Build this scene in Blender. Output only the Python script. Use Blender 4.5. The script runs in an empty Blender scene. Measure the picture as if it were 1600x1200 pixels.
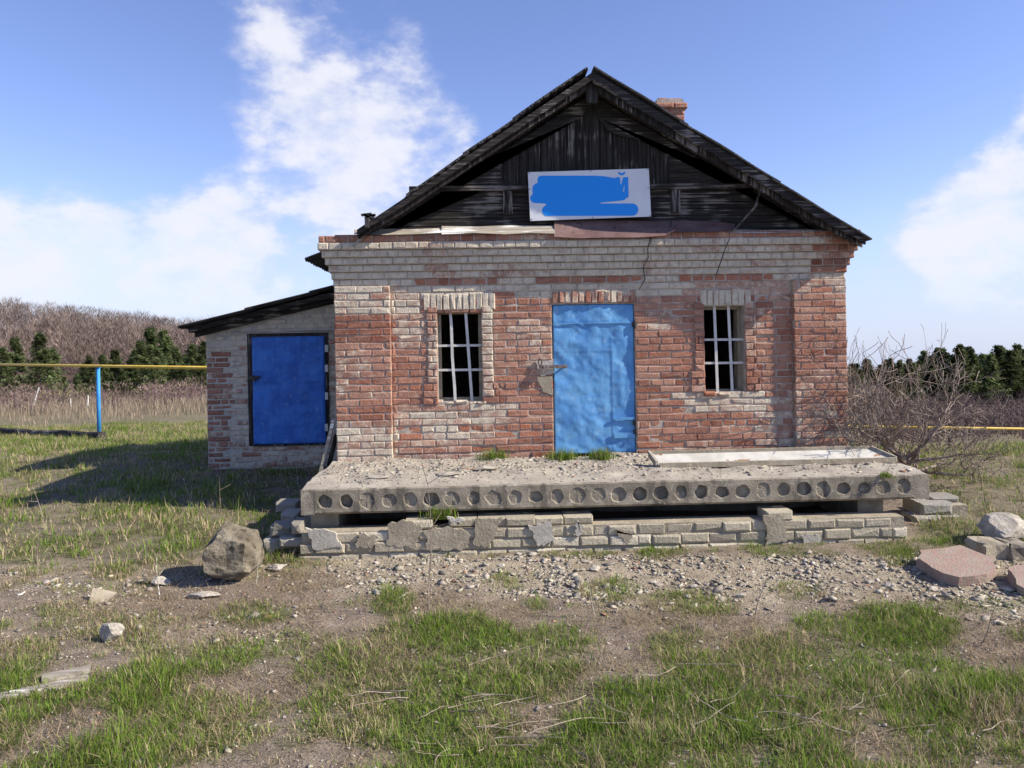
import bpy, math, random
import numpy as np
from mathutils import Vector, Matrix
R = math.radians
sc = bpy.context.scene
COL = sc.collection
# ------------------------------------------------------------------ camera
FPX, U0, V0, ROLL, YAW = 1200.0, 800.0, 540.0, R(1.03), R(2.3)
CAM = Vector((0.0, -8.4, 1.86))
cd = bpy.data.cameras.new('camera'); cam = bpy.data.objects.new('camera', cd); COL.objects.link(cam)
cd.sensor_width = 36.0; cd.lens = 36.0 * FPX / 1600.0
cd.shift_y = -(600.0 - V0) / 1600.0
cd.clip_start = 0.1; cd.clip_end = 6000
cam.matrix_world = Matrix.Translation(CAM) @ Matrix.Rotation(-YAW, 4, 'Z') @ Matrix.Rotation(R(90), 4, 'X') @ Matrix.Rotation(-ROLL, 4, 'Z')
sc.camera = cam
FW = Vector((math.sin(YAW), math.cos(YAW), 0)); RT = Vector((math.cos(YAW), -math.sin(YAW), 0)); UP = Vector((0, 0, 1))
def ray(u, v):
    du, dv = u - U0, v - V0
    a = du * math.cos(ROLL) - dv * math.sin(ROLL); b = du * math.sin(ROLL) + dv * math.cos(ROLL)
    return FW + RT * (a / FPX) - UP * (b / FPX)
def atY(u, v, y):
    d = ray(u, v); return CAM + d * ((y - CAM.y) / d.y)
def atZ(u, v, z):
    d = ray(u, v); return CAM + d * ((z - CAM.z) / d.z)
def atD(u, v, D):
    return CAM + ray(u, v) * D
def proj(x, y, z):                                   # works on numpy arrays as well
    px, py, pz = x - CAM.x, y - CAM.y, z - CAM.z
    dep = px * FW.x + py * FW.y; a = (px * RT.x + py * RT.y) / dep * FPX; b = -pz / dep * FPX
    return U0 + a * math.cos(ROLL) + b * math.sin(ROLL), V0 - a * math.sin(ROLL) + b * math.cos(ROLL)
# ------------------------------------------------------------------ sky and sun
SUN_EL, SUN_OFF = R(36), R(14)
S = Vector((math.cos(SUN_EL) * math.cos(SUN_OFF), -math.cos(SUN_EL) * math.sin(SUN_OFF), math.sin(SUN_EL)))
world = bpy.data.worlds.new('World'); sc.world = world; world.use_nodes = True
SKY_STRENGTH, SUN_STRENGTH, EXPOSURE = 0.078, 5.0, 0.68
ld = bpy.data.lights.new('sun', 'SUN'); ld.energy = SUN_STRENGTH; ld.angle = R(0.53); ld.color = (1.0, 0.92, 0.79)
sun = bpy.data.objects.new('sun', ld); COL.objects.link(sun)
sun.rotation_mode = 'QUATERNION'; sun.rotation_quaternion = S.to_track_quat('Z', 'Y'); sun.location = (20, -5, 20)
sc.view_settings.view_transform = 'Standard'; sc.view_settings.look = 'None'
sc.view_settings.gamma = 1.0; sc.view_settings.exposure = EXPOSURE; sc.view_settings.use_curve_mapping = False

class NT:
    def __init__(s, tree): s.t = tree; s.k = 0
    def n(s, typ, props=None, **inp):
        nd = s.t.nodes.new(typ); s.k += 1; nd.location = (s.k * 40, 0)
        for k, v in (props or {}).items(): setattr(nd, k, v)
        for k, v in inp.items():
            key = int(k[1:]) if k[0] == 'i' and k[1:].isdigit() else k.replace('_', ' ')
            s.set(nd.inputs[key], v)
        return nd
    def set(s, sock, v):
        if isinstance(v, bpy.types.NodeSocket): s.t.links.new(v, sock)
        elif isinstance(v, bpy.types.Node): s.t.links.new(v.outputs[0], sock)
        else:
            if hasattr(sock.default_value, '__len__') and not hasattr(v, '__len__'): v = [v] * len(sock.default_value)
            if hasattr(v, '__len__') and hasattr(sock.default_value, '__len__') and len(sock.default_value) == 4 and len(v) == 3: v = tuple(v) + (1,)
            sock.default_value = v
    def math(s, op, a, b=0.0, c=None, clamp=False):
        d = dict(i0=a, i1=b)
        if c is not None: d['i2'] = c
        return s.n('ShaderNodeMath', dict(operation=op, use_clamp=clamp), **d).outputs[0]
    def noise(s, vec, scale, detail=4.0, rough=0.55):
        return s.n('ShaderNodeTexNoise', None, Vector=vec, Scale=scale, Detail=detail, Roughness=rough).outputs[0]
    def mapr(s, v, a, b, c=0.0, d=1.0):
        return s.n('ShaderNodeMapRange', dict(interpolation_type='SMOOTHSTEP'), i0=v, i1=a, i2=b, i3=c, i4=d).outputs[0]
    def mix(s, f, a, b, blend='MIX'):
        return s.n('ShaderNodeMix', dict(data_type='RGBA', blend_type=blend), i0=f, i6=a, i7=b).outputs[2]
    def ramp(s, f, stops):
        r = s.n('ShaderNodeValToRGB', None, Fac=f); e = r.color_ramp.elements
        while len(e) < len(stops): e.new(0.5)
        for el, (p, c) in zip(e, stops): el.position = p; el.color = tuple(c) + (1,)
        return r.outputs[0]
    def attr(s, name):
        a = s.n('ShaderNodeAttribute', dict(attribute_name=name)); return a
def scaled(nt, vec, sx, sy, sz):
    return nt.n('ShaderNodeVectorMath', dict(operation='MULTIPLY'), i0=vec, i1=(sx, sy, sz)).outputs[0]

def build_world():
    nt = NT(world.node_tree); world.node_tree.nodes.clear()
    out = nt.n('ShaderNodeOutputWorld'); bg = nt.n('ShaderNodeBackground', None, Strength=SKY_STRENGTH)
    sky = nt.n('ShaderNodeTexSky', dict(sky_type='NISHITA', sun_disc=False, sun_elevation=SUN_EL, sun_rotation=R(90) + SUN_OFF,
                                       altitude=200.0, air_density=1.0, dust_density=0.15, ozone_density=2.0))
    d = nt.n('ShaderNodeTexCoord').outputs['Generated']
    sep = nt.n('ShaderNodeSeparateXYZ', None, Vector=d)
    zc = nt.math('ADD', nt.math('MAXIMUM', sep.outputs[2], 0.0), 0.16)
    pl = nt.n('ShaderNodeCombineXYZ', None, X=nt.math('DIVIDE', sep.outputs[0], zc), Y=nt.math('DIVIDE', sep.outputs[1], zc), Z=0.0).outputs[0]
    dv = scaled(nt, d, 1.0, 1.0, 1.7); n1 = nt.noise(dv, 5.5, 8.0, 0.58); n2 = nt.noise(dv, 17.0, 8.0, 0.58); n0 = nt.noise(pl, 0.55, 2.0, 0.5)
    cov = nt.math('MULTIPLY', nt.math('SUBTRACT', n0, 0.5), 0.5)
    for (u, v, r, w) in ((340, 30, 6, .12), (400, 80, 8, .14), (550, 90, 8, .15), (480, 160, 6, .07), (40, 330, 9, .20), (220, 390, 10, .21), (60, 430, 9, .16), (440, 330, 11, .22), (620, 270, 9, .20), (300, 430, 9, .14),
                         (650, 190, 6, .10), (1570, 290, 9, .30), (1450, 350, 6, .20), (1590, 380, 7, .20), (130, 100, 12, -.3), (250, 230, 6, -.16), (1150, 60, 20, -.34), (1330, 200, 11, -.2), (800, 40, 7, -.1)):
        c = ray(u, v).normalized()
        dt = nt.n('ShaderNodeVectorMath', dict(operation='DOT_PRODUCT'), i0=d, i1=tuple(c)).outputs['Value']
        cov = nt.math('ADD', cov, nt.mapr(dt, math.cos(R(r)), 1.0, 0.0, w))
    den = nt.math('ADD', nt.math('ADD', nt.math('MULTIPLY', n1, 0.55), nt.math('MULTIPLY', n2, 0.50)), cov)
    m = nt.mapr(den, 0.61, 0.90)
    low = nt.mapr(sep.outputs[2], -0.02, 0.10)
    m = nt.math('MULTIPLY', nt.math('MULTIPLY', m, low), nt.mapr(nt.math('ADD', nt.math('MULTIPLY', n2, .6), nt.math('MULTIPLY', n1, .4)), .36, .62, .42, .95))
    shade = nt.mapr(nt.math('ADD', den, nt.math('MULTIPLY', nt.math('SUBTRACT', n2, .5), .6)), 0.60, 0.92)
    ccol = nt.mix(shade, (5.6, 5.8, 7.6), (7.2, 7.3, 8.0))
    skyc = nt.mix(1.0, sky.outputs[0], (1.36, 1.28, 1.62), 'MULTIPLY'); skyc = nt.mix(nt.mapr(sep.outputs[2], .0, .20, .72, 0.0), skyc, (4.2, 5.4, 7.8))
    nt.set(bg.inputs['Color'], nt.mix(m, skyc, ccol)); nt.set(out.inputs['Surface'], bg)
build_world()

# ------------------------------------------------------------------ materials
MATS = {}
def material(name, fn, rough=0.9, bump=None, spec=0.2):
    m = bpy.data.materials.new(name); m.use_nodes = True; nt = NT(m.node_tree)
    b = m.node_tree.nodes['Principled BSDF']; pos = nt.n('ShaderNodeNewGeometry').outputs['Position']
    col = fn(nt, pos); hgt = None
    if isinstance(col, tuple) and len(col) == 2: col, hgt = col
    nt.set(b.inputs['Base Color'], col); nt.set(b.inputs['Roughness'], rough); b.inputs['Specular IOR Level'].default_value = spec
    if bump:
        h = hgt if hgt is not None else nt.noise(pos, bump[0], 6.0, 0.65)
        bn = nt.n('ShaderNodeBump', None, Strength=bump[1], Distance=bump[2], Height=h); nt.set(b.inputs['Normal'], bn)
    MATS[name] = m; return m
def blotch(c1, c2, scale=6.0, c3=None, s3=40.0, t3=(.55, .68)):
    def f(nt, pos):
        c = nt.mix(nt.mapr(nt.noise(pos, scale, 5.0), .35, .65), c1, c2)
        if c3: c = nt.mix(nt.mapr(nt.noise(pos, s3, 5.0), *t3), c, c3)
        return c
    return f
def f_brick(nt, pos):
    at = nt.attr('bc'); sp = nt.n('ShaderNodeSeparateColor', None, Color=at.outputs['Color'])
    nf = nt.noise(pos, 60, 6.0, .6); nm = nt.noise(pos, 13, 5.0, .6); ng = nt.noise(pos, 3.0, 4.0, .6)
    t = nt.math('ADD', sp.outputs[0], nt.math('MULTIPLY', nt.math('SUBTRACT', nf, .5), .7))
    red = nt.ramp(t, [(0.0, (.17, .060, .038)), (.35, (.29, .110, .066)), (.65, (.38, .165, .105)), (1.0, (.46, .26, .18))])
    red = nt.mix(sp.outputs[2], red, nt.ramp(nf, [(.3, (.33, .105, .055)), (.7, (.46, .18, .095))]))
    nz = nt.math('ADD', nt.math('MULTIPLY', nf, .38), nt.math('ADD', nt.math('MULTIPLY', nm, .40), nt.math('MULTIPLY', ng, .30)))
    wm = nt.mapr(nt.math('SUBTRACT', nt.math('ADD', sp.outputs[1], .04), nz), -.09, .12)
    wh = nt.mix(nt.mapr(nm, .4, .65), (.66, .60, .47), (.52, .46, .36))
    red = nt.mix(nt.math('MULTIPLY', nt.mapr(nm, .32, .7), .42), red, (.42, .29, .225)); c = nt.mix(nt.math('MULTIPLY', wm, .88), red, wh)
    dirt = nt.mapr(nt.noise(pos, 34, 6.0, .7), .60, .72)
    c = nt.mix(nt.math('MULTIPLY', dirt, .6), c, (.13, .105, .09))
    stn = nt.mapr(nt.noise(scaled(nt, pos, 2.6, 2.6, 1.1), 1.0, 6.0, .65), .50, .68)
    c = nt.mix(nt.math('MULTIPLY', stn, .38), c, nt.mix(1.0, c, (.52, .45, .40), 'MULTIPLY'))
    h = nt.math('ADD', nt.math('MULTIPLY', nf, .7), nt.math('ADD', nt.math('MULTIPLY', nm, .8), nt.math('MULTIPLY', wm, .12)))
    return c, h
def f_wood(c1, c2, axis='z'):
    def f(nt, pos):
        v = scaled(nt, pos, *{'z': (38, 38, 1.6), 'x': (1.6, 38, 38)}[axis])
        n = nt.noise(v, 1.0, 6.0, .65); k = nt.noise(pos, 2.5, 3.0)
        c = nt.mix(nt.mapr(n, .38, .68), c1, c2)
        c = nt.mix(nt.math('MULTIPLY', nt.mapr(nt.math('MULTIPLY', n, k), .27, .36), .7), c, tuple(min(1, q * 4.2 + .03) for q in c2))
        return c, n
    return f
def f_attr(nt, pos):
    c = nt.attr('bc').outputs['Color']
    return nt.mix(1.0, c, nt.mix(nt.noise(pos, 55, 5.0), (.72, .72, .72), (1.25, 1.25, 1.25)), 'MULTIPLY')
def f_ground(nt, pos):
    c = nt.attr('bc').outputs['Color']
    n1 = nt.noise(pos, 7, 7.0, .7); n2 = nt.noise(pos, 70, 5.0, .7); n3 = nt.noise(pos, 1.3, 5.0, .6)
    c = nt.mix(1.0, c, nt.ramp(n2, [(.25, (.45, .43, .42)), (.5, (1, 1, 1)), (.75, (1.6, 1.58, 1.5))]), 'MULTIPLY')
    c = nt.mix(1.0, c, nt.ramp(n1, [(.3, (.62, .60, .58)), (.7, (1.3, 1.28, 1.25))]), 'MULTIPLY')
    c = nt.mix(nt.math('MULTIPLY', nt.mapr(n3, .55, .68), .35), c, (.17, .125, .10))
    vor = nt.n('ShaderNodeTexVoronoi', None, Vector=pos, Scale=42.0)
    peb = nt.mapr(vor.outputs['Distance'], .16, .32, 1.0, 0.0)
    pick = nt.mapr(nt.noise(pos, 9, 3.0), .5, .6)
    c = nt.mix(nt.math('MULTIPLY', nt.math('MULTIPLY', peb, pick), .55), c, (.40, .36, .31))
    return c, nt.math('ADD', n2, nt.math('MULTIPLY', peb, .5))
def f_concrete(nt, pos):
    n = nt.noise(pos, 5, 6.0, .65); f = nt.noise(pos, 60, 5.0, .7); st = nt.noise(scaled(nt, pos, 9, 9, 1.5), 1.0, 5.0)
    c = nt.ramp(n, [(.3, (.15, .130, .10)), (.5, (.27, .235, .18)), (.72, (.40, .35, .27))])
    c = nt.mix(nt.math('MULTIPLY', nt.mapr(f, .56, .70), .7), c, (.09, .08, .07))
    c = nt.mix(nt.math('MULTIPLY', nt.mapr(st, .50, .64), .65), c, (.085, .075, .062)); c = nt.mix(nt.math('MULTIPLY', nt.mapr(nt.noise(pos, 11, 6.0, .7), .55, .64), .6), c, (.42, .38, .31))
    return c, nt.math('ADD', nt.math('MULTIPLY', f, .7), n)
def f_blue(c1, c2, c3, wear=.22):
    def f(nt, pos):
        n = nt.noise(pos, 4, 5.0); f_ = nt.noise(pos, 45, 6.0, .7); st = nt.noise(scaled(nt, pos, 30, 30, 2.2), 1.0, 5.0)
        c = nt.mix(nt.mapr(n, .35, .65), c1, c2); c = nt.mix(nt.math('MULTIPLY', nt.mapr(st, .52, .7), .4), c, c3)
        c = nt.mix(nt.math('MULTIPLY', nt.mapr(f_, .64, .70), .8), c, (.17, .12, .09)); c = nt.mix(nt.math('MULTIPLY', nt.mapr(nt.noise(pos, 17, 7.0, .7), .54, .66), wear), c, (.26, .42, .58))
        return c, nt.math('ADD', f_, n)
    return f
material('brick', f_brick, .92, (1, 1.0, .018))
material('mortar', blotch((.46, .40, .33), (.33, .28, .235), 9, (.56, .51, .43), 22), .95, (70, .8, .01))
material('plaster', blotch((.52, .48, .41), (.40, .37, .31), 7, (.30, .27, .23), 26, (.6, .75)), .93, (40, .7, .01))
material('grey_plaster', blotch((.37, .32, .24), (.28, .24, .175), 8, (.46, .40, .30), 20, (.55, .75)), .93, (40, .8, .012))
material('silicate', f_attr, .93, (38, .9, .015))
material('concrete', f_concrete, .93, (1, .9, .016))
material('slab_top', blotch((.42, .38, .31), (.33, .29, .24), 3, (.22, .19, .16), 18), .95, (60, .9, .012))
material('dark_wood', f_wood((.018, .015, .014), (.062, .053, .047), 'z'), .85, (1, .8, .01))
material('dark_wood_flat', f_wood((.018, .015, .014), (.058, .050, .044), 'x'), .85, (1, .8, .01))
material('grey_wood', f_wood((.25, .22, .18), (.42, .38, .31), 'x'), .9, (1, .7, .01))
material('old_twig', blotch((.20, .17, .13), (.33, .28, .21), 9), .9)
material('slate', blotch((.040, .038, .040), (.075, .070, .068), 5, (.15, .14, .13), 30, (.62, .74)), .9, (50, .6, .008))
material('brown_tin', blotch((.13, .075, .065), (.18, .11, .10), 5, (.08, .05, .045), 20), .6, (14, .3, .01), .4)
material('door_blue', f_blue((.085, .26, .54), (.13, .34, .60), (.055, .17, .40), .5), .55, (1, .35, .006), .35)
material('shed_blue', f_blue((.018, .11, .44), (.035, .17, .56), (.012, .07, .32)), .5, (1, .3, .006), .35)
material('sign_white', blotch((.66, .66, .68), (.72, .72, .73), 3), .45, None, .4)
material('sign_blue', lambda nt, p: (.0, .27, .82), .45, None, .4)
material('dark_metal', blotch((.03, .028, .03), (.07, .055, .05), 25), .6, (80, .4, .004), .4)
material('rust_metal', blotch((.10, .07, .06), (.22, .17, .15), 25, (.30, .28, .26), 50), .7, (80, .5, .004), .4)
material('bar_paint', blotch((.50, .48, .45), (.62, .60, .56), 12, (.30, .24, .20), 60, (.62, .7)), .6, (80, .3, .003))
material('interior', blotch((.05, .048, .045), (.08, .075, .07), 2), .95)
material('white_paint', blotch((.54, .52, .47), (.43, .41, .36), 6, (.26, .14, .07), 7, (.64, .68)), .6, (40, .4, .005))
material('pipe_yellow', blotch((.62, .42, .07), (.70, .50, .12), 4), .5)
material('post_blue', blotch((.03, .20, .48), (.05, .26, .55), 5, (.12, .10, .09), 20, (.66, .74)), .5)
material('bark', blotch((.15, .115, .092), (.31, .25, .205), 14), .9, (60, .6, .006))
material('rock', blotch((.13, .108, .078), (.26, .225, .165), 5, (.08, .068, .045), 14), .95, (22, 1.0, .03))
material('pale_rock', blotch((.44, .40, .33), (.31, .275, .225), 9, (.54, .50, .43), 30), .95, (35, .9, .012))
material('pink_plaster', blotch((.34, .21, .175), (.36, .27, .22), 7, (.30, .255, .20), 38, (.45, .58)), .95, (50, .9, .012))
material('ground', f_ground, .97, (1, .9, .02), .1)
def foliage(name, transl=.35):
    m = bpy.data.materials.new(name); m.use_nodes = True; nt = NT(m.node_tree); m.node_tree.nodes.clear()
    c = nt.attr('bc').outputs['Color']
    a = nt.n('ShaderNodeBsdfDiffuse', None, Color=c); b = nt.n('ShaderNodeBsdfTranslucent', None, Color=c)
    mx = nt.n('ShaderNodeMixShader', None, i0=transl, i1=a, i2=b); o = nt.n('ShaderNodeOutputMaterial'); nt.set(o.inputs['Surface'], mx)
    MATS[name] = m
foliage('grass'); foliage('needles', .42); foliage('twigs', .0); foliage('chips', .0)

# ------------------------------------------------------------------ mesh helpers
WL = {}
def link(o, parent=None, wl=(0, 0, 0)):
    COL.objects.link(o); WL[o.name] = Vector(wl)
    if parent is not None:
        o.parent = parent; o.location = Vector(wl) - WL[parent.name]
    else: o.location = wl
    return o
def tag(o, label=None, cat=None, group=None, kind=None):
    for k, v in (('label', label), ('category', cat), ('group', group), ('kind', kind)):
        if v: o[k] = v
    return o
def thing(name, loc, label, cat, group=None):
    return tag(link(bpy.data.objects.new(name, None), None, loc), label, cat, group)
class MB:
    def __init__(s): s.v = []; s.f = []; s.c = []
    def add(s, vs, fs, col=None):
        o = len(s.v); s.v += [tuple(p) for p in vs]; s.f += [tuple(i + o for i in f) for f in fs]
        if col is not None: s.c += [col] * len(vs)
    def box(s, lo, hi, col=None, M=None):
        vs = [Vector((x, y, z)) for z in (lo[2], hi[2]) for y in (lo[1], hi[1]) for x in (lo[0], hi[0])]
        if M is not None: vs = [M @ p for p in vs]
        s.add(vs, [(0, 2, 3, 1), (4, 5, 7, 6), (0, 1, 5, 4), (2, 6, 7, 3), (0, 4, 6, 2), (1, 3, 7, 5)], col)
    def prism(s, pts, y0, y1, col=None):            # outline in x,z ; extruded along y
        n = len(pts); vs = [(p[0], y0, p[1]) for p in pts] + [(p[0], y1, p[1]) for p in pts]
        a = sum(pts[i][0] * pts[(i + 1) % n][1] - pts[(i + 1) % n][0] * pts[i][1] for i in range(n))
        fs = [tuple(range(n)), tuple(range(2 * n - 1, n - 1, -1))] + [((i + 1) % n, i, n + i, n + (i + 1) % n) for i in range(n)]
        if a < 0: fs = [f[::-1] for f in fs]
        s.add(vs, fs, col)
    def tube(s, pts, rad, n=6, col=None, cap=True):
        pts = [Vector(p) for p in pts]; rings = []
        for i, p in enumerate(pts):
            t = (pts[min(i + 1, len(pts) - 1)] - pts[max(i - 1, 0)]).normalized()
            q = Vector((0, 0, 1)) if abs(t.z) < .9 else Vector((1, 0, 0)); e1 = t.cross(q).normalized(); e2 = t.cross(e1)
            r = rad[i] if hasattr(rad, '__len__') else rad
            rings.append([p + (e1 * math.cos(2 * math.pi * k / n) + e2 * math.sin(2 * math.pi * k / n)) * r for k in range(n)])
        vs = [p for r_ in rings for p in r_]; fs = []
        for i in range(len(pts) - 1):
            for k in range(n): fs.append((i * n + k, i * n + (k + 1) % n, (i + 1) * n + (k + 1) % n, (i + 1) * n + k))
        if cap: fs += [tuple(range(n))[::-1], tuple(range((len(pts) - 1) * n, len(pts) * n))]
        s.add(vs, fs, col)
    def build(s, name, mat, parent=None, smooth=False, kind=None, base=False):
        a = np.array(s.v, dtype=np.float64); lo, hi = a.min(0), a.max(0); c = (lo + hi) / 2
        if base: c[2] = lo[2]
        me = bpy.data.meshes.new(name); me.from_pydata((a - c).tolist(), [], s.f); me.materials.append(MATS[mat])
        if s.c:
            at = me.attributes.new('bc', 'FLOAT_COLOR', 'POINT'); at.data.foreach_set('color', np.array([tuple(q)[:3] + (1,) for q in s.c], dtype=np.float32).ravel())
        if smooth: me.polygons.foreach_set('use_smooth', [True] * len(me.polygons))
        o = bpy.data.objects.new(name, me); link(o, parent, tuple(c))
        if kind: o['kind'] = kind
        return o
def np_mesh(name, mat, V, F, C, kind=None, smooth=False):   # V (n,3), F (m,k) int, C (n,3)
    me = bpy.data.meshes.new(name); k = F.shape[1]
    me.vertices.add(len(V)); me.vertices.foreach_set('co', V.astype(np.float32).ravel())
    me.loops.add(F.size); me.loops.foreach_set('vertex_index', F.astype(np.int32).ravel())
    me.polygons.add(len(F)); me.polygons.foreach_set('loop_start', (np.arange(len(F)) * k).astype(np.int32))
    if smooth: me.polygons.foreach_set('use_smooth', np.ones(len(F), dtype=bool))
    me.update(calc_edges=True)
    at = me.attributes.new('bc', 'FLOAT_COLOR', 'POINT'); at.data.foreach_set('color', np.concatenate([C, np.ones((len(C), 1))], 1).astype(np.float32).ravel())
    me.materials.append(MATS[mat]); o = bpy.data.objects.new(name, me); link(o)
    if kind: o['kind'] = kind
    return o
rng = random.Random(5); nr = np.random.default_rng(5)
_lat = np.random.default_rng(77).random((256, 256))
def vn(x, y, s, seed=0):                                # value noise, numpy
    x = np.asarray(x, float) / s + seed * 17.3; y = np.asarray(y, float) / s + seed * 9.1
    xi = np.floor(x).astype(int); yi = np.floor(y).astype(int); fx = x - xi; fy = y - yi
    fx = fx * fx * (3 - 2 * fx); fy = fy * fy * (3 - 2 * fy)
    g = lambda i, j: _lat[i % 256, j % 256]
    return (g(xi, yi) * (1 - fx) + g(xi + 1, yi) * fx) * (1 - fy) + (g(xi, yi + 1) * (1 - fx) + g(xi + 1, yi + 1) * fx) * fy
def sst(v, a, b):
    t = np.clip((np.asarray(v, float) - a) / (b - a), 0, 1); return t * t * (3 - 2 * t)

# ------------------------------------------------------------------ ground
LY = [-40, -2, 1.5, 4, 12, 32, 60, 100, 150, 220, 320, 500, 1500]
LZ = [0, 0.02, .16, .22, -.25, -.9, -1.7, -4.3, -3.0, 3.0, 9.5, 11.0, -30]
RZ = [0, 0.02, .10, -.15, -1.1, -3.2, -6.0, -8.2, -10, -11, -13, -20, -60]
def gz(x, y):
    x = np.asarray(x, float); y = np.asarray(y, float)
    l = np.interp(y, LY, LZ); r = np.interp(y, LY, RZ)
    w = sst(x / (np.abs(y) * .30 + 6.0), -.1, 1.0); z = l * (1 - w) + r * w
    z = z + .16 * sst(x, 3.2, 5.2) * sst(y, -2.4, -.6) * (1 - sst(y, 4, 10))       # bank beside the slab
    near = 1 - sst(np.hypot(x - .5, y + 4), 12, 40)
    z = z + near * (.05 * (vn(x, y, 1.3) - .5) + .035 * (vn(x, y, .38, 1) - .5) + .014 * (vn(x, y, .11, 2) - .5))
    z = z + 6.5 * sst(y, 150, 260) * (1 - w) - 36.0 * np.clip(x / (np.abs(y) + 8.4) + .70, 0, .9) * sst(y, 130, 270) * (1 - w)
    far = sst(np.hypot(x, y), 20, 80)
    z = z + far * (2.2 * (vn(x, y, 45, 3) - .5) + .5 * (vn(x, y, 9, 4) - .5)) + (1 - near) * .25 * (vn(x, y, 4, 5) - .5)
    return z
def green_map(u, v, x, y):                               # share of green cover
    n = vn(x, y, .45, 11) * .6 + vn(x, y, .16, 12) * .4
    g = np.zeros_like(u)
    g = np.where(v > 985, .30 + .38 * sst(v, 985, 1120), g)
    g = np.where((v <= 985) & (v > 862), .10, g)
    g = np.where((v < 880) & (u < 470) & (v > 742), .78, g)
    g = np.where((v >= 880) & (v < 1000) & (u < 480), .17 + .2 * sst(v, 940, 1000), g)
    g = np.where(v < 750, .85, g); g = np.where((u > 1440) & (v < 850), .8, g)
    g = np.where((u > 480) & (v < 940) & (v > 866), .035, g)
    g = np.where((u > 500) & (u < 1500) & (v < 872) & (v > 845), .34, g)
    g = g * (.18 + 1.75 * sst(n, .38, .64)); g = np.where(((u < 475) & (v < 872)) | ((u > 1450) & (v < 840)), np.maximum(g, .50), g)
    for (cu, cv, ru, rv, s) in ((615, 945, 42, 24, .95), (690, 995, 120, 34, 1.0), (860, 1005, 70, 28, .6), (790, 910, 45, 16, .6), (955, 925, 46, 20, .8), (1080, 945, 75, 22, .9), (840, 945, 18, 9, .7),
                                (1275, 975, 42, 16, .8), (1400, 985, 95, 40, .95), (1215, 1035, 90, 45, .95), (1240, 925, 45, 14, .6), (180, 895, 40, 18, .8), (390, 960, 60, 20, .6), (90, 955, 40, 14, .6),
                                (1530, 945, 90, 14, .7), (1250, 1120, 130, 50, .7), (300, 1130, 120, 50, .7), (940, 858, 26, 14, .9), (1025, 862, 30, 16, 1.0), (1060, 856, 22, 14, .8), (640, 862, 70, 10, .7), (760, 860, 40, 10, .7),
                                (1225, 862, 50, 12, .6), (1410, 868, 30, 16, .9), (1480, 830, 60, 26, .8), (420, 850, 60, 22, .7), (480, 880, 60, 12, .6), (350, 850, 90, 18, .7), (450, 1010, 60, 20, .6)):
        d = ((u - cu) / ru) ** 2 + ((v - cv) / rv) ** 2
        g = np.maximum(g, s * (1 - sst(d + (n - .5) * 1.2, .5, 1.25)))
    return np.clip(g, 0, 1)
def gravel_map(u, v, x, y):
    n = vn(x, y, .5, 21)
    a = sst(v, 862, 876) * (1 - sst(v + (n - .5) * 40 - (u - 900) * .03, 915, 955)) * sst(u, 470, 560)
    b = .35 * sst(v, 870, 890) * (1 - sst(v, 985, 1030)) * (1 - sst(u, 420, 520)) * sst(n, .3, .7)
    return np.clip(np.maximum(a, b), 0, 1)
def ground():
    n = 430; t = np.linspace(-1, 1, n)
    gx = .5 + 1.9 * np.sinh(6.9 * t); gy = -4.0 + 1.7 * np.sinh(np.linspace(-2.6, 7.4, n))
    X, Y = np.meshgrid(gx, gy); Z = gz(X, Y)
    u, v = proj(X, np.maximum(Y, -7.6), Z); front = Y > -7.6
    g = np.where(front, green_map(u, v, X, Y), .5); gr = np.where(front & (Y < 0), gravel_map(u, v, X, Y), 0)
    dist = np.hypot(X, Y + 8)
    soil = np.array([.262, .213, .175]); green = np.array([.11, .12, .045]); dry = np.array([.21, .175, .11]); grav = np.array([.37, .32, .245]); forest = np.array([.13, .09, .075])
    C = soil[None, None] * (1 - .75 * g[..., None]) + green * .75 * g[..., None]
    C = C * (1 - gr[..., None]) + grav * gr[..., None]
    fd = sst(dist, 22, 45)[..., None]; C = C * (1 - fd) + dry * fd
    ff = sst(dist, 70, 110)[..., None]; C = C * (1 - ff) + forest * ff
    idx = np.arange(n * n).reshape(n, n); F = np.stack([idx[:-1, :-1], idx[:-1, 1:], idx[1:, 1:], idx[1:, :-1]], -1).reshape(-1, 4)
    o = np_mesh('ground', 'ground', np.stack([X, Y, Z], -1).reshape(-1, 3), F, C.reshape(-1, 3), 'structure', True)
ground()

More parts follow.
